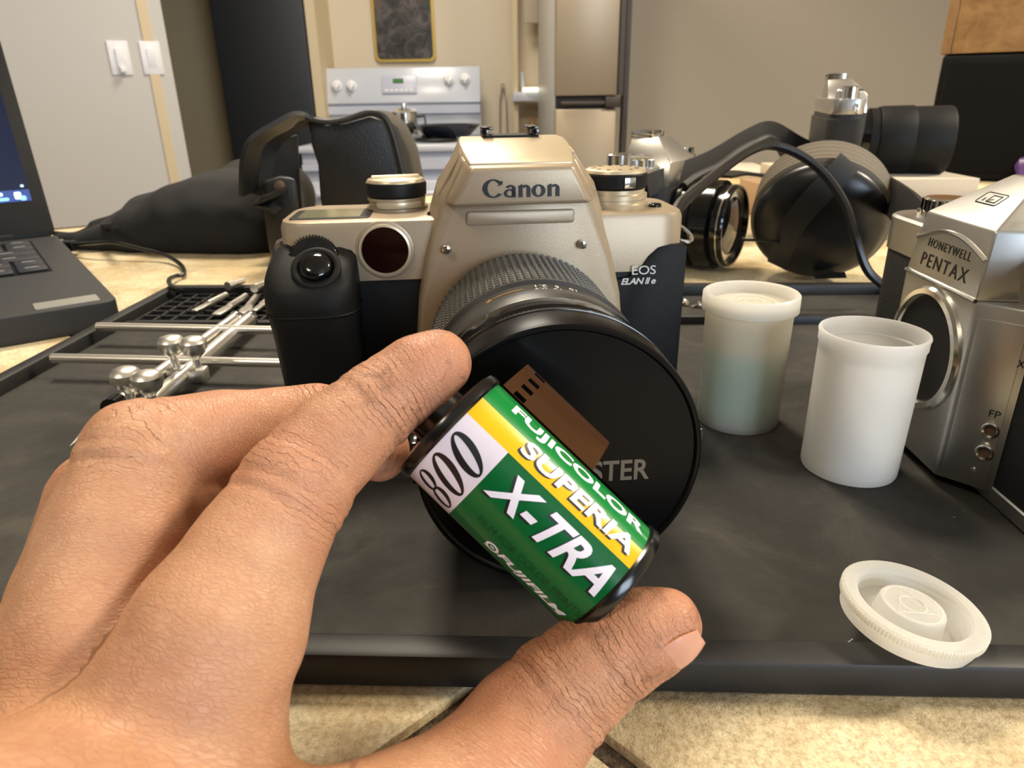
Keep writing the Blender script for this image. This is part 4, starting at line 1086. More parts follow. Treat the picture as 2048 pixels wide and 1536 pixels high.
obj('label', [(loft([[(12.2 * math.cos(rad(q)), 12.2 * math.sin(rad(q)), z) for q in range(0, 360, 6)] for z in (2, 28)], False, False), 0), (loft([[(12.2 * math.cos(rad(q)), 12.2 * math.sin(rad(q)), z) for q in range(0, 360, 6)] for z in (28, 40)], False, False), 1),
     (loft([[(12.3 * math.cos(rad(q)), 12.3 * math.sin(rad(q)), z) for q in range(10, 80, 5)] for z in (2, 40)], False, False, False), 1)], ['teal_label', 'pale_label'], fi, S=MM)
obj('end_cap', lathe([(0, 0), (12.3, 0), (12.5, .5), (12.5, 2), (0, 2)], 48), 'film_cap', fi, S=MM)
obj('end_cap', lathe([(0, 40), (12.5, 40), (12.5, 41.6), (5.5, 42), (5.5, 44), (0, 44)], 48), 'pale_label', fi, S=MM)
c2 = can('film_can', Vector((b2.x, b2.y, TZ)), 'empty open milky white film can in front of the silver camera', rad(.6))
obj('inner_ring', lathe([(14.5, 43.0), (14.2, 43.4), (14.5, 43.8)], 72, cap=False), 'milky_white', c2, S=MM, smooth=60)
# loose lid lying upside down, leaning on the front rim
lp = pz(1829, 1276, .008)
LMx = T(lp.x - .0005, lp.y + .0035, .0096) @ Matrix.Rotation(rad(1), 4, 'X') @ Matrix.Rotation(rad(8), 4, 'Y') @ Matrix.Scale(.88, 4)
ll = empty('can_lid', 'loose white film can lid lying upside down on the front rim of tray', 'lid', LMx)
prof = [(0, 0), (15.8, 0), (16.4, .5), (16.5, 3.4), (17.1, 4.0), (17.2, 6.2), (16.8, 6.6), (13.9, 6.4), (13.4, 5.8), (13.6, 4.8), (13.2, 4.2), (13.4, 3.2), (13.0, 2.4), (12.9, 1.2), (8.6, 1.0), (8.3, 1.4), (8.0, 5.2), (7.7, 5.6), (0, 5.5)]
obj('body', lathe(prof, 96), 'milky_lid', ll, S=MM, smooth=35)
obj('edge_ridges', cat(*[rot(box(17.0, 17.55, -.22, .22, 4.2, 6.0), 'Z', i * 3.0) for i in range(120)]), 'milky_lid', ll, S=MM, smooth=0)['kind'] = 'stuff'
em = cat(tube([(3.2 * math.cos(t * math.pi / 16), 3.2 * math.sin(t * math.pi / 16), 5.6) for t in range(32)], .3, 6, True),
         tube([(0, 6.2, 5.6), (5.4, -3.2, 5.6), (-5.4, -3.2, 5.6)], .25, 6, True),
         tube([(7.0 * math.cos(t * math.pi / 20), 7.0 * math.sin(t * math.pi / 20), 5.55) for t in range(40)], .2, 6, True))
obj('emblem', em, 'milky_lid', ll, S=MM)
# small hair-thin fibre beside it
fb = obj('fibre', tube(spline([Vector(pz(*q, .0042)) for q in ((1705, 1278), (1692, 1290), (1710, 1300), (1722, 1308), (1745, 1318), (1772, 1320))], 5), .00012, 5), 'print_white')
fb.location.z = 0; tag(fb, 'thin pale fibre curling left of the loose lid', 'fibre')
for o in [fb]: pass
# loose screws in the back trough
for i, (px, py, lb) in enumerate(((1345, 606, 'small steel screw in the tray trough beside the champagne camera'), (1371, 608, 'round brass-tinted screw, middle of three in the tray trough'), (1397, 612, 'small steel screw in the tray trough nearest the closed can'))):
    q = pz(px, py, .004); e = empty('small_screw', lb, 'screw', T(q.x, q.y, .003 + .0018) @ RZ(40 * i) @ Matrix.Rotation(rad(68), 4, 'X'), 'loose screws in the tray')
    obj('head', lathe([(0, 0), (2.3, 0), (2.5, .4), (2.0, 1.4), (0, 1.8)], 20), 'screw_steel', e, S=MM)
    obj('shaft', lathe([(0, -5), (.8, -4.4)] + [(1.1 - .25 * (j % 2), -4.2 + j * .35) for j in range(12)] + [(0, 0)], 14), 'screw_steel', e, S=MM)
# ------------------------------------------------------------------ silver camera body on the right (no lens)
PM = T(.1485, .2215, TZ) @ RZ(-92)
pn_ = empty('slr_camera', 'old silver camera body without lens standing on the right of tray', 'camera', PM)
def po(name, g, m, parent=pn_, **kw): return obj(name, g, m, parent, S=MM, **kw)
po('body', prism(rrect(-71, 71, 0, 32, 14), 5, 61, 'xy'), 'leatherette', bevel=.5)
po('base_plate', loft([[(p[0], p[1], z) for p in rrect(-71.5 + i, 71.5 - i, -.5 + i, 32.5 - i, 14)] for z, i in ((0, 1.2), (1, .2), (5.5, 0), (6, .4))]), 'satin_chrome')
po('top_plate', loft([[(p[0], p[1], z) for p in rrect(-71.5 + i, 71.5 - i, -.5 + i, 32.5 - i, 14)] for z, i in ((61, 0), (73, 0), (74, .8))]), 'satin_chrome')
# lens mount housing: flat front, slanting flanks
HX, HB = 21.0, 33.0
H0 = [(-HB, 0), (-HX, -11.5), (HX, -11.5), (HB, 0)]
po('mount_housing', prism(H0, 3.5, 61.5, 'xy'), 'satin_chrome', bevel=.9)
for s in (-1, 1): po('flank_panel', loft([[(s * x, y, z) for x, y in ((22.6, -10.5), (31.6, -1.8), (31.2, -1.4), (22.2, -10.1))] for z in (6, 57)]), 'satin_chrome', bevel=.2)
ring = po('mount_ring', lathe([(17.4, 11.4), (20.4, 11.4), (20.6, 12.4), (19.8, 13.2), (18.2, 13.4), (17.4, 12.8), (16.6, 11.0), (16.6, 6)], 80, 'y', cap=False), 'chrome_cam', M=T(0, 0, .0395), smooth=30)
po('mount_throat', lathe([(0, 11.7), (17.2, 11.7), (17.2, 12.2), (0, 12.0)], 60, 'y'), 'dark_hole', ring)
# prism: name plate, sloping roof and flanks
nz0, nz1 = 61.5, 81.5
A0 = [(-21, -11.5, nz0), (21, -11.5, nz0), (26, 30, nz0), (-26, 30, nz0)]
A1 = [(-19, -9.5, nz1), (19, -9.5, nz1), (24, 30, nz1 - 1), (-24, 30, nz1 - 1)]
A2 = [(-6.5, 8, 94.5), (6.5, 8, 94.5), (10, 30, 92), (-10, 30, 92)]
po('prism_cover', loft([A0, A1, A2]), 'satin_chrome', bevel=.7, bseg=3)
def npl(x, z): return (x, -11.5 + 2.0 * (z - nz0) / (nz1 - nz0), z)
arch = [npl(-19.6 + 39.2 * i / 24, 73 + 4.4 * math.sin(math.pi * i / 24)) for i in range(25)]
po('arch_ridge', tube([Vector(p) + Vector((0, -.1, 0)) for p in arch], .75, 8), 'chrome_cam')
po('lower_ridge', tube([Vector((-21, -11.6, 61.5)), Vector((21, -11.6, 61.5))], .7, 8), 'chrome_cam')
def npt(g, xc, zc): return mapg(slab(g, .12), lambda x, y, z: (x + xc, npl(0, y + zc)[1] - .02 - z, y + zc))
po('lettering', npt(fit(glyphs('HONEYWELL', space=1.25), 24.5, 2.7), 0, 72.6), 'print_black', smooth=0, label='small engraved upper name')
po('lettering', npt(fit(glyphs('PENTAX', space=1.25, bold=.004), 27, 4.2), 0, 67.0), 'print_black', smooth=0, label='engraved lower name')
# badge on the roof
def roof(x, t): # t 0 front edge .. 1 ridge
    return Vector((x, -9.5 + 17.5 * t, nz1 + 12.5 * t))
rn = Vector((0, -12.5, 17.5)).normalized()
def onroof(g, xc, tc, S_=1): return mapg(g, lambda x, y, z: roof(xc + x, tc) + Vector((0, 17.5, 12.5)).normalized() * y + rn * (z + .05))
bd = cat(*[tube([(x, y, .1) for x, y in rrect(-5.2, 5.2, -2.4, 2.4, .8, 3)], .25, 6, True)])
po('badge', onroof(cat(bd, slab(quad((-3.4, -1.5), (-2.4, -1.5), (-2.4, 1.5), (-3.4, 1.5)), .15), tube([(-.8, -1.4, .1), (3.4, -1.4, .1), (3.4, 1.4, .1), (-.8, 1.4, .1)], .28, 6, True), slab(quad((-.4, -1.2), (3.2, .6), (3.2, 1.2), (-.4, -.4)), .15)), 0, .5), 'print_black', smooth=30)
po('wear_patch', mapg(slab(ell(0, 0, 3.0, 2.2, 2.3, 1.5, 20, 340), .06), lambda x, y, z: tuple(Vector((20.6 - 10 * .45, 4 + x, nz1 + 12.5 * .45 + y)) + Vector((.78, -.1, .6)) * (z + .5))), 'worn_brown', smooth=0)
# rewind end: crank, lug; near end: sockets
po('rewind_knob', lathe([(0, 74), (9.5, 74), (9.5, 76.5), (8, 77), (8, 80.5), (7.4, 81.3), (0, 81.3)], 36), 'chrome_cam', M=T(-.052, .015, 0))
po('knob_grip', cat(*[rot(box(7.8, 8.5, -.35, .35, 77, 80.6), 'Z', i * 15) for i in range(24)]), 'black_gloss', M=T(-.052, .015, 0))
po('advance_lever', tube(spline([Vector(p) for p in ((48, 18, 77), (56, 6, 77.5), (66, 8, 77), (72, 18, 76.5))], 5), [1.6] * 16, 8), 'chrome_cam')
po('shutter_dial', lathe([(0, 74), (9, 74), (9, 80), (8.4, 80.6), (0, 80.6)], 40), 'chrome_cam', M=T(.040, .016, 0))
lug_ = po('strap_lug', lathe([(0, 0), (2.2, 0), (2.2, 2.5), (1.5, 3), (0, 3)], 20, 'x'), 'chrome_cam', M=T(-.0735, .014, .068))
po('ring', tube([(-2.2 + 3.6 * math.cos(a * math.pi / 14) - 2, .0, 3.6 * math.sin(a * math.pi / 14) - 1.0) for a in range(28)], .7, 8, True), 'chrome_cam', lug_)
fl = Vector((11.5, -12, 0)).normalized() # outward normal of the near flank
def flank(t, z): p = Vector((HX, -11.5, 0)).lerp(Vector((HB, 0, 0)), t); return Vector((p.x, p.y, z))
for z, r in ((24, 2.5), (16.5, 2.6)):
    q = flank(.72, z); M = Matrix.Translation(q * MM) @ fl.to_track_quat('Z', 'Y').to_matrix().to_4x4()
    so = po('flash_socket', lathe([(r * .62, 0), (r, 0), (r, 1.1), (r * .85, 1.5), (r * .62, 1.3), (r * .6, -.5)], 28, cap=False), 'chrome_cam', M=M)
    po('socket_core', lathe([(0, .4), (r * .62, .4), (r * .62, .2), (0, .2)], 20), 'worn_brown', so)
q = flank(.62, 9.5); po('side_screw', lathe([(0, 0), (1.1, 0), (.9, .6), (0, .7)], 16), 'chrome_cam', M=Matrix.Translation(q * MM) @ fl.to_track_quat('Z', 'Y').to_matrix().to_4x4())
def onflank(g, t, z): # x runs along the flank
    d = Vector((12, 11.5, 0)).normalized(); q = flank(t, z)
    return mapg(g, lambda x, y, w: q + d * x + Vector((0, 0, 1)) * y + fl * (w + .45))
po('lettering', onflank(slab(fit(glyphs('FP'), 3.0, 2.2), .08), .72, 29.2), 'print_black', smooth=0)
po('lettering', onflank(slab(fit(glyphs('X'), 1.8, 2.2), .08), .9, 46), 'print_black', smooth=0)
# ------------------------------------------------------------------ lens spanner tool (steel rods and clamps)
sz = .0125
sp_ = empty('lens_spanner', 'steel lens spanner with two crossbars, two legs and four thumb screws', 'spanner', T(-.145, .30, TZ))
soff = Vector((-.145, .30, TZ))
def L3(v): return Vector(v) - soff
bars = [(pz(105, 716, sz), pz(640, 728, sz)), (pz(195, 653, sz), pz(640, 662, sz))]
for a, b in bars: obj('crossbar', [tuple(v) for v in []] and None or tube([L3(a), L3(b)], .0022, 14), 'steel', sp_)
legs = [(pz(305, 800, .012), pz(462, 636, .012)), (pz(300, 822, .0085), pz(500, 636, .0085))]
l0a, l0b = pz(230, 812, .0115), pz(468, 638, .0115)
l1a, l1b = pz(275, 830, .0105), pz(497, 640, .0105)
obj('leg', tube([L3(l0a), L3(l0b)], .0030, 16), 'steel', sp_)
obj('leg', tube([L3(l1a), L3(l1b)], .0036, 16), 'steel', sp_)
obj('leg_end', lathe([(0, 0), (.0033, 0), (.0036, .001), (.0036, .004), (.003, .005), (0, .005)], 20), 'chrome', sp_, M=Matrix.Translation(L3(l0b)) @ (l0b - l0a).to_track_quat('Z', 'Y').to_matrix().to_4x4())
obj('leg_end', lathe([(0, 0), (.0039, 0), (.0042, .001), (.0042, .004), (.0035, .005), (0, .005)], 20), 'chrome', sp_, M=Matrix.Translation(L3(l1b)) @ (l1b - l1a).to_track_quat('Z', 'Y').to_matrix().to_4x4())
tipa = pz(140, 892, .006)
obj('point', tube([L3(tipa), L3(tipa.lerp(l0a, .35)), L3(l0a.lerp(tipa, .02))], [.0002, .0016, .0019], 14), 'steel', sp_)
obj('collar', lathe([(0, -.003), (.0042, -.003), (.0042, .003), (0, .003)], 20), 'black_gloss', sp_, M=Matrix.Translation(L3(l0a)) @ (l0b - l0a).to_track_quat('Z', 'Y').to_matrix().to_4x4())
tipb = pz(190, 905, .006)
obj('point', tube([L3(tipb), L3(tipb.lerp(l1a, .4)), L3(l1a)], [.0002, .0016, .0019], 14), 'steel', sp_)
for px, py, zz in ((342, 685, .026), (386, 687, .026), (250, 750, .026), (294, 757, .026)):
    q = pz(px, py, zz) - soff
    t_ = obj('thumb_screw', lathe([(0, 0), (.0017, 0), (.0017, .005), (.0026, .0062), (.0046, .0080), (.0056, .0105), (.0056, .0128), (.0046, .0142), (.0024, .0150), (0, .0152)], 28), 'steel', sp_, M=T(q.x, q.y, q.z - .012))
    obj('clamp_block', box(-.0034, .0034, -.0034, .0034, -.005, .001), 'steel', t_, bevel=.0008)
# ------------------------------------------------------------------ loose flat spanner tips in the grid
tipspec = [((388, 622), (452, 590), 'flat pale steel bit lying leftmost in the black grid'), ((432, 630), (492, 592), 'flat steel bit with wide blade, second from left in grid'),
           ((486, 628), (512, 594), 'bright forked steel bit, third from left in grid'), ((508, 622), (545, 594), 'steel bit partly hidden by the camera grip in grid')]
for i, ((ax, ay), (bx, by), lb) in enumerate(tipspec):
    a, b = pz(ax, ay, .0075), pz(bx, by, .0075); d = b - a; Lg = d.length
    M = Matrix.Translation(a) @ d.to_track_quat('Y', 'Z').to_matrix().to_4x4()
    e = empty('spanner_bit', lb, 'tool bit', M, 'steel bits lying in the grid')
    w0 = (.0045, .0062, .0066, .004)[i]
    obj('blade', loft([[(-w * .5, y, -.0006), (w * .5, y, -.0006), (w * .5, y, .0006), (-w * .5, y, .0006)] for w, y in ((w0 * .8, 0), (w0, Lg * .12), (w0, Lg * .30), (.0042, Lg * .45))]), 'steel', e, bevel=.0002)
    obj('shank', tube([(0, Lg * .42, 0), (0, Lg, 0)], .0021, 12), 'steel', e)
for i, ((ax, ay), (bx, by), lb) in enumerate((((455, 572), (487, 561), 'short steel rod lying at the far tray edge behind the bits'), ((508, 577), (530, 566), 'short steel rod at far tray edge next to the grip'))):
    a, b = pz(ax, ay, .0125), pz(bx, by, .0125); d = b - a
    e = obj('steel_rod', tube([a, a.lerp(b, .3), a.lerp(b, .32), b], [.0027, .0027, .0019, .0019], 16), 'steel'); tag(e, lb, 'rod', 'steel rods behind the grid')
# ------------------------------------------------------------------ laptop
hc, fcn = pz(112, 470, .016), pz(236, 600, .016)
sd = (fcn - hc); sd.z = 0; dep = sd.length; yv = -sd.normalized(); xv = Vector((yv.y, -yv.x, 0))
if xv.x < 0: xv = -xv
LPM = Matrix(((xv.x, yv.x, 0, hc.x), (xv.y, yv.y, 0, hc.y), (xv.z, yv.z, 1, 0), (0, 0, 0, 1)))
LW, LD = .33, dep
lp_ = empty('laptop', 'open dark grey laptop with dark screen at the left edge', 'laptop', LPM)
# x from -LW to 0 (right edge), y 0 hinge, -LD front
obj('base', loft([[(x, y, z) for x, y in rrect(-LW, 0, -LD, 0, .008)] for z in (.0005, .004)] + [[(x * 1.0, y, z) for x, y in rrect(-LW, 0, -LD, 0, .008)] for z in (.0145, .016)]), 'laptop_shell', lp_, bevel=.0006)
kbx0, kbx1, kby0, kby1 = -LW + .022, -.020, -.158, -.020
obj('keyboard_well', box(kbx0, kbx1, kby0, kby1, .0155, .0163), 'laptop_black', lp_)
km = mesh('key', box(-.0086, .0086, -.0098, .0098, 0, .0018), 'key_black', bevel=.0008)
wm = mesh('key', box(-.0182, .0182, -.0098, .0098, 0, .0018), 'key_black', bevel=.0008)
leg_ = mesh('legend', box(-.004, .004, -.0012, .0012, .0018, .0019), 'sticker_silver')
for r in range(6):
    y = kby1 - .0122 - r * .0226
    for c_ in range(14):
        x = kbx1 - .0105 - c_ * .0196
        if x < kbx0 + .008: break
        if r in (2, 3) and c_ == 0: x -= .0098
        if r in (2, 3) and c_ == 1: continue
        if r in (2, 3) and c_ == 0: kk = obj('key', wm, None, lp_, M=T(x, y, .0163))
        else: kk = obj('key', km, None, lp_, M=T(x, y, .0163))
        if c_ < 8: obj('legend', leg_, None, kk)
obj('touchpad', box(-LW / 2 - .055, -LW / 2 + .055, -LD + .012, kby0 - .01, .0158, .0163), 'laptop_black', lp_)
obj('sticker', prism(rrect(-.040, -.008, -LD + .006, -LD + .022, .001), .0158, .0164, 'xy'), 'sticker_silver', lp_, label='small worn silver sticker at the front corner')
SA = rad(19); SHt = .215
SMx = T(0, -.002, .0165) @ Matrix.Rotation(-SA, 4, 'X')
scn = obj('screen_lid', prism(rrect(-LW, 0, 0, SHt, .006), 0, .006), 'laptop_black', lp_, M=SMx, bevel=.0006)
obj('display', box(-LW + .008, -.010, -.0006, .001, .030, SHt - .008), 'screen_dark', scn)
obj('taskbar', box(-LW + .008, -.0102, -.0009, .0, .030, .0395), 'screen_bar', scn)
for (x0, x1, z0_, z1_, m) in ((-.0215, -.0165, .0318, .0378, 'screen_icon_white'), (-.0178, -.0135, .0306, .0345, 'screen_icon'), (-.036, -.0255, .0312, .0338, 'screen_icon'), (-.035, -.029, .0352, .0380, 'screen_icon_white'), (-.0155, -.0130, .0415, .0435, 'screen_icon_white'), (-.060, -.048, .0318, .0378, 'screen_icon'), (-.082, -.072, .0318, .0378, 'screen_icon')):
    obj('screen_icon', prism(rrect(x0, x1, z0_, z1_, .0012, 3), -.0013, -.0002), m, scn)
obj('hinge', tube([(-LW + .03, .001, .0165), (-.03, .001, .0165)], .004, 12), 'laptop_black', lp_)
# usb plug and cable from the laptop to the tray
pg = pz(128, 487, .010)
cb = empty('charging_cable', 'black cable curling from the laptop side to the tray grid', 'cable', T(pg.x, pg.y, 0))
cpts = [pz(*q) for q in ((132, 490, .008), (175, 487, .012), (225, 485, .014), (280, 497, .010), (330, 510, .006), (362, 530, .003), (368, 548, .003), (352, 552, .004), (338, 560, .008), (345, 575, .012), (365, 582, .008))]
obj('cord', tube([p - Vector((pg.x, pg.y, 0)) for p in spline(cpts, 8)], .0016, 8), 'cable_black', cb)
obj('plug', prism(rrect(-.014, .010, -.005, .005, .002), .004, .012, 'xy'), 'laptop_black', cb, bevel=.001)
obj('plug_tip', box(-.024, -.014, -.004, .004, .006, .010), 'chrome', cb)
obj('plug_light', box(-.012, -.002, -.004, .004, .012, .0128), 'sticker_silver', cb)
# ------------------------------------------------------------------ soft black cloth bag heap behind
def blob(name, segs, k, h, mat, noise=((.02, 6, 1),), label=None, cat_=None, it=2):
    pts = [p for s in segs for p in (s[0], s[1])]; rs = [max(s[2], s[3]) for s in segs for _ in (0, 1)]
    lo = np.min([np.array(p) - r for p, r in zip(pts, rs)], 0) - 3 * h; hi = np.max([np.array(p) + r for p, r in zip(pts, rs)], 0) + 3 * h
    n = np.ceil((hi - lo) / h).astype(int) + 1
    P = np.stack(np.meshgrid(*[lo[i] + h * np.arange(n[i]) for i in range(3)], indexing='ij'), -1).astype(np.float32)
    v = None
    for a, b, r1, r2 in segs:
        d = rcone(P, a, b, r1, r2); v = d if v is None else smin(v, d, k)
    fl_ = P.reshape(-1, 3)
    nz = sum(am * vnoise(fl_, sc, sd_) for sc, am, sd_ in noise).reshape(v.shape)
    v = v + nz; v = np.maximum(v, .6 - P[..., 2])
    V, F = surface_nets(v, lo, h); V = relax(V, F, it)
    o = obj(name, (V * MM).tolist() and ([tuple(q) for q in V * MM], [tuple(map(int, f)) for f in F]), mat, smooth=80)
    return tag(o, label, cat_) if label else o
def m3(v): return (v[0] * 1000, v[1] * 1000, v[2] * 1000)
Yb = .66
sil = [(150, 474), (220, 440), (300, 402), (370, 372), (450, 338), (510, 332)]
segs = []
tops = [pY(x, y, Yb) for x, y in sil]
for i in range(len(tops) - 1):
    a, b = tops[i], tops[i + 1]
    ra, rb = max(.008, min(.042, a.z * .55)), max(.008, min(.042, b.z * .55))
    segs.append((m3(a - Vector((0, 0, ra))), m3(b - Vector((0, 0, rb))), ra * 1000, rb * 1000))
    segs.append((m3((a.x, a.y - .02, ra * .7)), m3((b.x, b.y - .03, rb * .7)), ra * 1050, rb * 1050))
    segs.append((m3((a.x, a.y + .04, ra * .8)), m3((b.x, b.y + .05, rb * .8)), ra * 1000, rb * 1000))
a = pY(400, 470, .63); b = pY(505, 470, .62)
segs.append((m3((a.x, a.y, .018)), m3((b.x, b.y, .022)), 24, 30))
bag = blob('cloth_pouch', segs, 14, 2.6, 'fabric_black', ((.022, 5.0, 1), (.06, 1.8, 2)), 'soft black cloth pouch lying in folds behind the laptop', 'pouch')
tie = obj('drawstring', tube(spline([pz(*q) - Vector((0, 0, 0)) for q in ((110, 468, .004), (150, 470, .004), (190, 455, .012), (230, 450, .03))], 6), .003, 8), 'fabric_black', bag)
# ------------------------------------------------------------------ open leather camera case
CY = .56
cs = empty('camera_case', 'open black leather camera case standing behind the champagne camera', 'case', T(pY(700, 300, CY).x, CY, 0))
co_ = Vector((pY(700, 300, CY).x, CY, 0))
def C3(px, py, Y): return pY(px, py, Y) - co_
fpo = [(618, 242), (650, 250), (690, 246), (740, 232), (762, 240), (778, 270), (790, 320), (808, 392), (820, 470), (700, 500), (655, 470), (640, 400), (635, 330), (622, 290)]
fr_ = [C3(x, y, CY) for x, y in fpo]
bk_ = [C3(x, y, CY) + Vector((0, .006, 0)) for x, y in fpo]
obj('front_flap', loft([fr_, bk_]), 'leather_black', cs, bevel=.002)
obj('piping', tube(spline([C3(x, y, CY - .003) for x, y in ((612, 236), (650, 244), (690, 240), (738, 225), (768, 234), (785, 268), (799, 320), (816, 392), (826, 450))], 5), .0022, 8), 'leather_black', cs)
outer = [(690, 236), (742, 220), (775, 226), (805, 250), (828, 300), (842, 370), (848, 470), (700, 500)]
secs = []
for yy, sx in ((CY + .007, 0), (CY + .03, 2), (CY + .055, 0), (CY + .07, -14)):
    secs.append([pY(x + sx, y + (0 if sx >= 0 else 10), CY + .03) + Vector((0, yy - CY - .03, 0)) - co_ for x, y in outer])
obj('hood', loft(secs), 'fabric_grey', cs, bevel=.004)
obj('side_gusset', loft([[C3(x, y, CY + d) for x, y in ((614, 240), (640, 238), (668, 330), (690, 440), (672, 470), (652, 360), (630, 300))] for d in (.004, .016)]), 'lining_dark', cs, bevel=.002)
obj('strap', ribbon(spline([C3(x, y, CY + d) for x, y, d in ((640, 240, .01), (600, 236, .0), (560, 252, -.01), (515, 282, -.015), (500, 320, -.015), (498, 385, -.01))], 6), [Vector((.25, 1, -.1))] * 31, .020, .0035), 'leather_black', cs)
obj('strap', ribbon(spline([C3(x, y, CY + .02 + d) for x, y, d in ((620, 238, 0), (575, 262, .0), (540, 290, .0), (528, 330, 0), (520, 390, 0))], 6), [Vector((1, .5, .3))] * 25, .014, .003), 'lining_dark', cs)
obj('pocket', loft([[C3(x, y, CY + d) for x, y in ((524, 362), (560, 352), (592, 356), (598, 420), (598, 510), (540, 510), (528, 430))] for d in (-.012, .03)]), 'leather_black', cs, bevel=.004)
obj('inner_wall', loft([[C3(x, y, CY + d) for x, y in ((534, 300), (556, 280), (596, 268), (600, 360), (612, 500), (530, 500))] for d in (.046, .052)]), 'lining_dark', cs, bevel=.002)
obj('lower_strap', ribbon(spline([C3(x, y, CY - .02) for x, y in ((572, 378), (540, 392), (512, 405), (540, 412), (556, 424))], 5), Vector((0, 1, .2)), .014, .002), 'leather_black', cs)
obj('snap', lathe([(0, 0), (.004, 0), (.004, .002), (.002, .003), (0, .003)], 16, 'y'), 'worn_brown', cs, M=Matrix.Translation(C3(560, 372, CY - .013)))
# ------------------------------------------------------------------ the two other cameras behind
def slr(name, M, label, lens_prof, hood_m='black_plastic', lens_parts=(), worn=False):
    e = empty(name, label, 'camera', M)
    def q(nm, g, m, par=e, **kw): return obj(nm, g, m, par, S=MM, **kw)
    q('body', prism(rrect(-70, 70, 0, 30, 10), 4, 60, 'xy'), 'leatherette', bevel=.8)
    q('base_plate', prism(rrect(-70.5, 70.5, -.5, 30.5, 10), 0, 5, 'xy'), 'satin_chrome', bevel=.8)
    q('top_plate', prism(rrect(-70.5, 70.5, -.5, 30.5, 10), 59, 73, 'xy'), 'satin_chrome', bevel=1.0)
    q('mount_housing', prism([(-36, 1), (-29, -9), (29, -9), (36, 1)], 5, 59, 'xy'), 'leatherette', bevel=.8)
    A0 = [(-26, -9, 59), (26, -9, 59), (26, 29, 59), (-26, 29, 59)]; A1 = [(-22, -8, 76), (22, -8, 76), (23, 29, 76), (-23, 29, 76)]; A2 = [(-10, 8, 92), (10, 8, 92), (11, 29, 90), (-11, 29, 90)]
    q('prism_cover', loft([A0, A1, A2]), 'satin_chrome', bevel=.8)
    sh_ = q('accessory_shoe', cat(box(-10, 10, 13, 30, 90, 93), box(-10, -6, 13, 30, 92, 96), box(6, 10, 13, 30, 92, 96)), 'chrome_cam', bevel=.4)
    q('shutter_dial', lathe([(0, 73), (10, 73), (10, 80), (9, 81), (0, 81)], 32), 'chrome_cam', M=T(-.038, .014, 0))
    q('wind_lever', cat(lathe([(0, 73), (8, 73), (8, 83), (6, 84), (0, 84)], 28), tube([(0, 0, 80), (10, -6, 80.5), (20, -14, 80)], [2.2, 2.0, 1.4], 8)), 'chrome_cam', M=T(-.058, .014, 0))
    q('rewind_knob', lathe([(0, 73), (9, 73), (9, 76), (7.5, 76.5), (7.5, 81), (0, 81)], 28), 'chrome_cam', M=T(.052, .014, 0))
    q('release_button', lathe([(0, 73), (3.5, 73), (3.5, 78), (0, 78.5)], 18), 'chrome_cam', M=T(-.030, .004, 0))
    for s in (-1, 1): q('strap_lug', tube([(s * 70.5 + s * (2 + 3 * math.cos(a * math.pi / 8)), 8, 64 + 4 * math.sin(a * math.pi / 8)) for a in range(16)], .8, 6, True), 'chrome_cam')
    for nm, prof, m in lens_parts: q(nm, lathe(prof, 56, 'y', cap=True), m, M=T(0, 0, .032), smooth=30)
    if worn:
        for x_, z_ in ((4, 70), (8, 66), (-3, 68), (12, 72), (1, 64), (15, 63)): q('wear_patch', mapg(slab(ell(0, 0, 1.6, .9, .3, .2), .1), lambda x, y, z: (x + x_, -9.1 + (z_ - 59) / 17 - z, y + z_)), 'worn_brown', smooth=0)
    return e
L2 = [('lens_base', [(0, 9), (27, 9), (27, 13), (29, 14), (29, 20), (0, 20)], 'black_gloss'), ('aperture_ring', [(0, 20), (30.5, 20), (30.5, 25), (29, 25.5), (29, 28), (0, 28)], 'black_plastic'),
      ('focus_ring', [(0, 28), (31.5, 28), (31.5, 40), (30, 40.6), (0, 40.6)], 'black_gloss'), ('front_barrel', [(0, 40), (28, 40), (28.5, 41), (28.5, 50), (27.8, 51), (26.5, 51), (25.5, 46), (0, 46)], 'black_gloss'),
      ('trim_ring', [(28.2, 46.5), (28.9, 46.7), (28.9, 47.6), (28.2, 47.8)], 'chrome_cam'), ('front_glass', [(0, 46.2), (24.5, 46.2), (20, 48), (10, 49.2), (0, 49.6)], 'lens_glass')]
cam2 = slr('slr_camera', T(.1203, .5413, .0003) @ RZ(53.7), 'silver and black camera with black lens pointing right behind the champagne camera', None, lens_parts=L2, worn=True)
# ---- stack of papers below the far camera
stk = []
def sheet(name, px0, px1, Y0, Y1, z0, z1, m, lb, ct, ry=0):
    a, b = pY(px0, 345, Y0), pY(px1, 345, Y0)
    o = obj(name, box(-(b.x - a.x) / 2, (b.x - a.x) / 2, 0, Y1 - Y0, 0, z1 - z0), m, bevel=.0006); o.matrix_world = T((a.x + b.x) / 2, Y0, z0) @ RZ(ry); return tag(o, lb, ct)
sheet('cardboard_box', 1640, 1990, .615, .80, .0004, .034, 'paper_tan', 'flat tan cardboard box at the bottom of the pile under the far camera', 'box', 3)
sheet('paper_pad', 1640, 1960, .625, .79, .0345, .050, 'paper', 'white paper pad on top of the pile under the far camera', 'paper pad', -2)
sheet('paper_pad', 1290, 1560, .93, 1.20, .0004, .012, 'wood_pale', 'pale wooden board lying flat behind the lens pointing right', 'board', 4)
sheet('paper_sheet', 1330, 1580, .99, 1.18, .0125, .015, 'paper', 'white sheet lying on the pale wooden board', 'paper', -3)
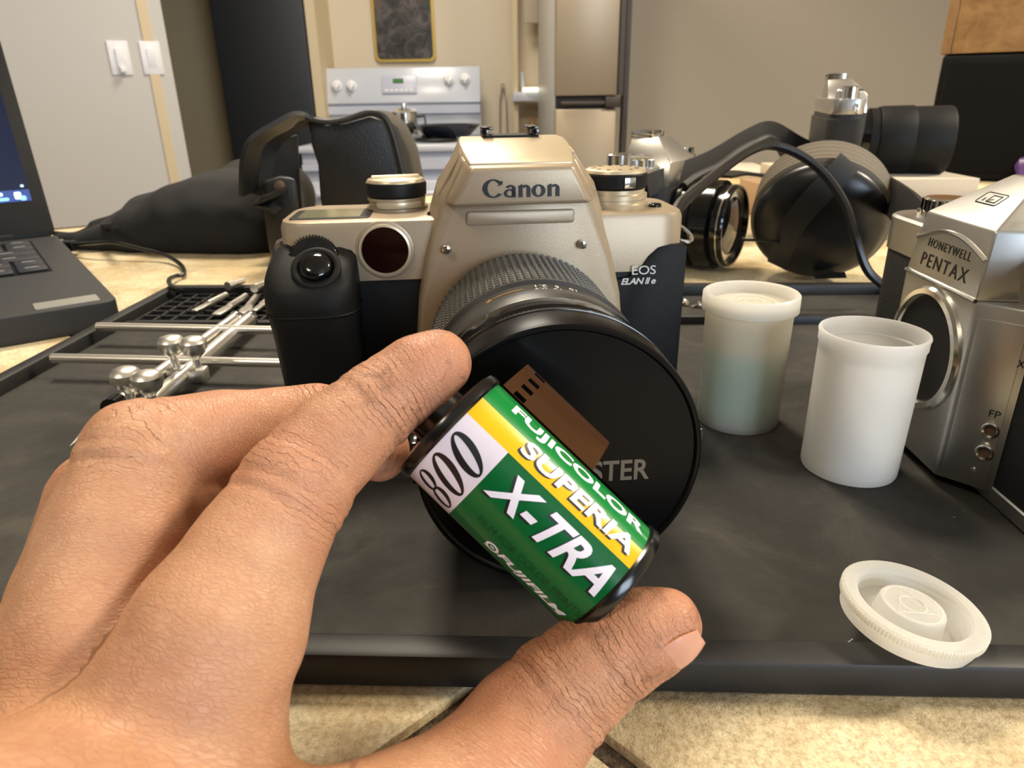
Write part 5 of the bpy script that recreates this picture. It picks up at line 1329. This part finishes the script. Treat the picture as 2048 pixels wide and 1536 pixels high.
L3_ = [('lens_base', [(0, 9), (30, 9), (30, 16), (0, 16)], 'black_gloss'), ('aperture_ring', [(0, 16), (31, 16), (31, 24), (30, 24.6), (0, 24.6)], 'black_plastic'), ('focus_ring', [(0, 24.6), (32, 24.6), (33, 28), (33.5, 56), (33, 57), (0, 57)], 'black_rubber'),
       ('front_barrel', [(0, 57), (32, 57), (32.5, 60), (33, 90), (32.2, 92), (30, 92), (29, 84), (0, 84)], 'black_rubber'), ('front_glass', [(0, 84.5), (28, 84.5), (14, 87), (0, 88)], 'lens_glass')]
cam3 = slr('slr_camera', T(.312, .686, .0503) @ RZ(74.5) @ Matrix.Scale(.88, 4), 'silver camera with long black lens pointing right on the paper pile', None, lens_parts=L3_)
# its hanging leather half case / strap
obj('half_case', prism(rrect(-72, 72, -2, 32, 10), 1, 55, 'xy'), 'lining_dark', cam3, S=MM, bevel=1)
# ------------------------------------------------------------------ round padded case
RCt = pY(1662, 442, .46); Rr = .041
ax = Vector((-.36, -.84, -.32)).normalized()
RM = Matrix.Translation(Vector((RCt.x, .478, Rr + .004))) @ ax.to_track_quat('Z', 'Y').to_matrix().to_4x4()
rc = empty('round_case', 'round black case with glossy domed face and ribbed grey rim behind closed can', 'case', RM)
prof = [(0, -24), (36, -24), (39, -22)]
obj('ribbed_rim', lathe(prof + [(41.6 + (1.5 if i % 4 > 1 else 0), -21 + i * 1.5) for i in range(20)] + [(39.5, 10), (0, 10)], 72), 'ribbed_grey', rc, S=MM, smooth=50)
obj('face', lathe([(38.6, 7.0), (40.5, 8.5), (40.8, 10.5), (39.8, 13), (36.5, 16.5), (28, 21), (15, 24), (0, 25)], 72), 'gloss_shell', rc, S=MM, smooth=60)
obj('back_pad', lathe([(0, -30), (34, -30), (40, -27), (42, -22), (40, -19), (0, -19)], 60), 'fabric_black', rc, S=MM, smooth=60)
ri = RM.inverted()
# broad strap laid over the case and the thin cord
def w2(p): return ri @ p
from mathutils.bvhtree import BVHTree
bv = []
for ch in rc.children:
    vs = [RM @ v.co for v in ch.data.vertices]; bv.append(BVHTree.FromPolygons(vs, [tuple(p.vertices) for p in ch.data.polygons]))
def hit(px, py, off=.0015):
    d = ray(px, py).normalized(); best = None
    for t in bv:
        h = t.ray_cast(CAM, d)
        if h[0] is not None and (best is None or h[3] < best[3]): best = h
    return (best[0] - d * off, best[1]) if best else (pY(px, py, .46), -d)
hp = [hit(x, y) for x, y in ((1700, 322), (1684, 340), (1665, 360), (1640, 386), (1612, 416), (1590, 444), (1574, 474), (1562, 504), (1556, 530))]
cen = [w2(h[0]) for h in hp]; nrm_ = [(ri.to_3x3() @ h[1]).normalized() for h in hp]
secs = []
for i_ in range(len(cen)):
    t_ = (cen[min(i_ + 1, len(cen) - 1)] - cen[max(i_ - 1, 0)]).normalized(); s_ = nrm_[i_].cross(t_).normalized() * .0075; u_ = nrm_[i_] * .0009
    secs.append([cen[i_] + s_ + u_, cen[i_] - s_ + u_, cen[i_] - s_ - u_, cen[i_] + s_ - u_])
obj('strap', loft(secs), 'strap_black', rc, smooth=50)
obj('clasp', loft([[w2(hit(x, y, .001 + d)[0]) for x, y in ((1626, 544), (1690, 544), (1694, 556), (1630, 558))] for d in (0, .003)]), 'black_plastic', rc)
def strap_obj(name, pts, lb, r=None, w=None, side=None, mat='strap_black', ct='strap'):
    P = spline([pY(*q) for q in pts], 7)
    g = tube(P, r, 8) if r else ribbon(P, side, w, .0022)
    o = obj(name, g, mat); return tag(o, lb, ct)
strap_obj('camera_strap', [(1292, 372, .505), (1350, 350, .53), (1420, 322, .56), (1500, 275, .60), (1545, 262, .63), (1600, 290, .70), (1640, 308, .80), (1690, 330, .90)], 'flat black camera strap arching from the silver camera to the far camera', w=.015, side=Vector((.1, .35, .9)))
strap_obj('camera_strap', [(1368, 372, .52), (1395, 352, .53), (1440, 330, .55), (1480, 300, .57), (1512, 284, .585), (1540, 276, .60), (1560, 300, .66), (1580, 345, .72)], 'thin doubled strap running just under the arching strap', r=.0028)
strap_obj('black_cord', [(1346, 440, .279), (1362, 408, .30), (1400, 375, .34), (1450, 335, .39), (1500, 302, .42), (1545, 291, .43), (1600, 310, .43), (1650, 350, .425), (1690, 410, .415), (1712, 480, .405), (1735, 540, .40), (1768, 572, .40)], 'round black cord looping over the round case down to the tray', r=.0026, mat='cable_black', ct='cord')
strap_obj('camera_strap', [(1440, 352, .62), (1480, 346, .66), (1540, 352, .68), (1580, 350, .70)], 'dark strap end lying on the tiles left of the round case', w=.02, side=Vector((0, 1, 0)))
strap_obj('camera_strap', [(1762, 380, .49), (1790, 400, .44), (1815, 425, .37), (1832, 452, .312)], 'short dark strap piece between the round case and the silver body', w=.02, side=Vector((.3, .3, .9)))
strap_obj('black_cord', [(1490, 480, .45), (1530, 481, .46), (1560, 484, .47)], 'short thin cord from the lens to the round case', r=.0009, mat='cable_black', ct='cord')
# ------------------------------------------------------------------ black loudspeaker and wooden box on the far right
sx, sy = pY(1890, 250, 1.06).x - .022, 1.06
SR = RZ(-34)
spk = empty('loudspeaker', 'black cloth-fronted loudspeaker at the far right of the table', 'speaker', T(sx, sy, .0004) @ SR)
zt_ = pY(1900, 108, sy).z
obj('cabinet', box(0, .24, 0, .20, 0, zt_ - .002), 'laptop_black', spk, bevel=.004)
obj('grille', box(.008, .232, -.008, .002, .01, zt_ - .012), 'speaker_cloth', spk, bevel=.003)
wbx = empty('wooden_box', 'brown wooden box standing on top of the black loudspeaker', 'box', T(sx, sy, zt_) @ SR @ T(-.004, 0, 0))
obj('side_board', box(0, .012, 0, .19, 0, .22), 'box_wood', wbx, bevel=.001)
obj('side_board', box(.238, .25, 0, .19, 0, .22), 'box_wood', wbx, bevel=.001)
obj('front_board', box(.0125, .2375, .0, .012, 0, .22), 'box_wood', wbx, bevel=.001)
obj('back_board', box(.0125, .2375, .178, .19, 0, .22), 'box_wood', wbx, bevel=.001)
obj('bottom_board', box(.0125, .2375, .0125, .1775, 0, .01), 'box_wood', wbx)
q = pY(2046, 340, .98)
pb = obj('plastic_wrapper', tube(spline([Vector((q.x + .006, q.y, .0)), Vector((q.x + .002, q.y, .012)), Vector((q.x + .010, q.y + .01, .03)), Vector((q.x + .02, q.y, .045)), Vector((q.x + .03, q.y, .03))], 5), [.006, .008, .011, .012, .01, .008, .009, .011, .012, .012, .01, .011, .01, .012, .011, .01, .009, .008, .007, .006, .005], 9), 'purple_plastic')
tag(pb, 'crumpled purple plastic wrapper beside the loudspeaker at the right edge', 'wrapper')
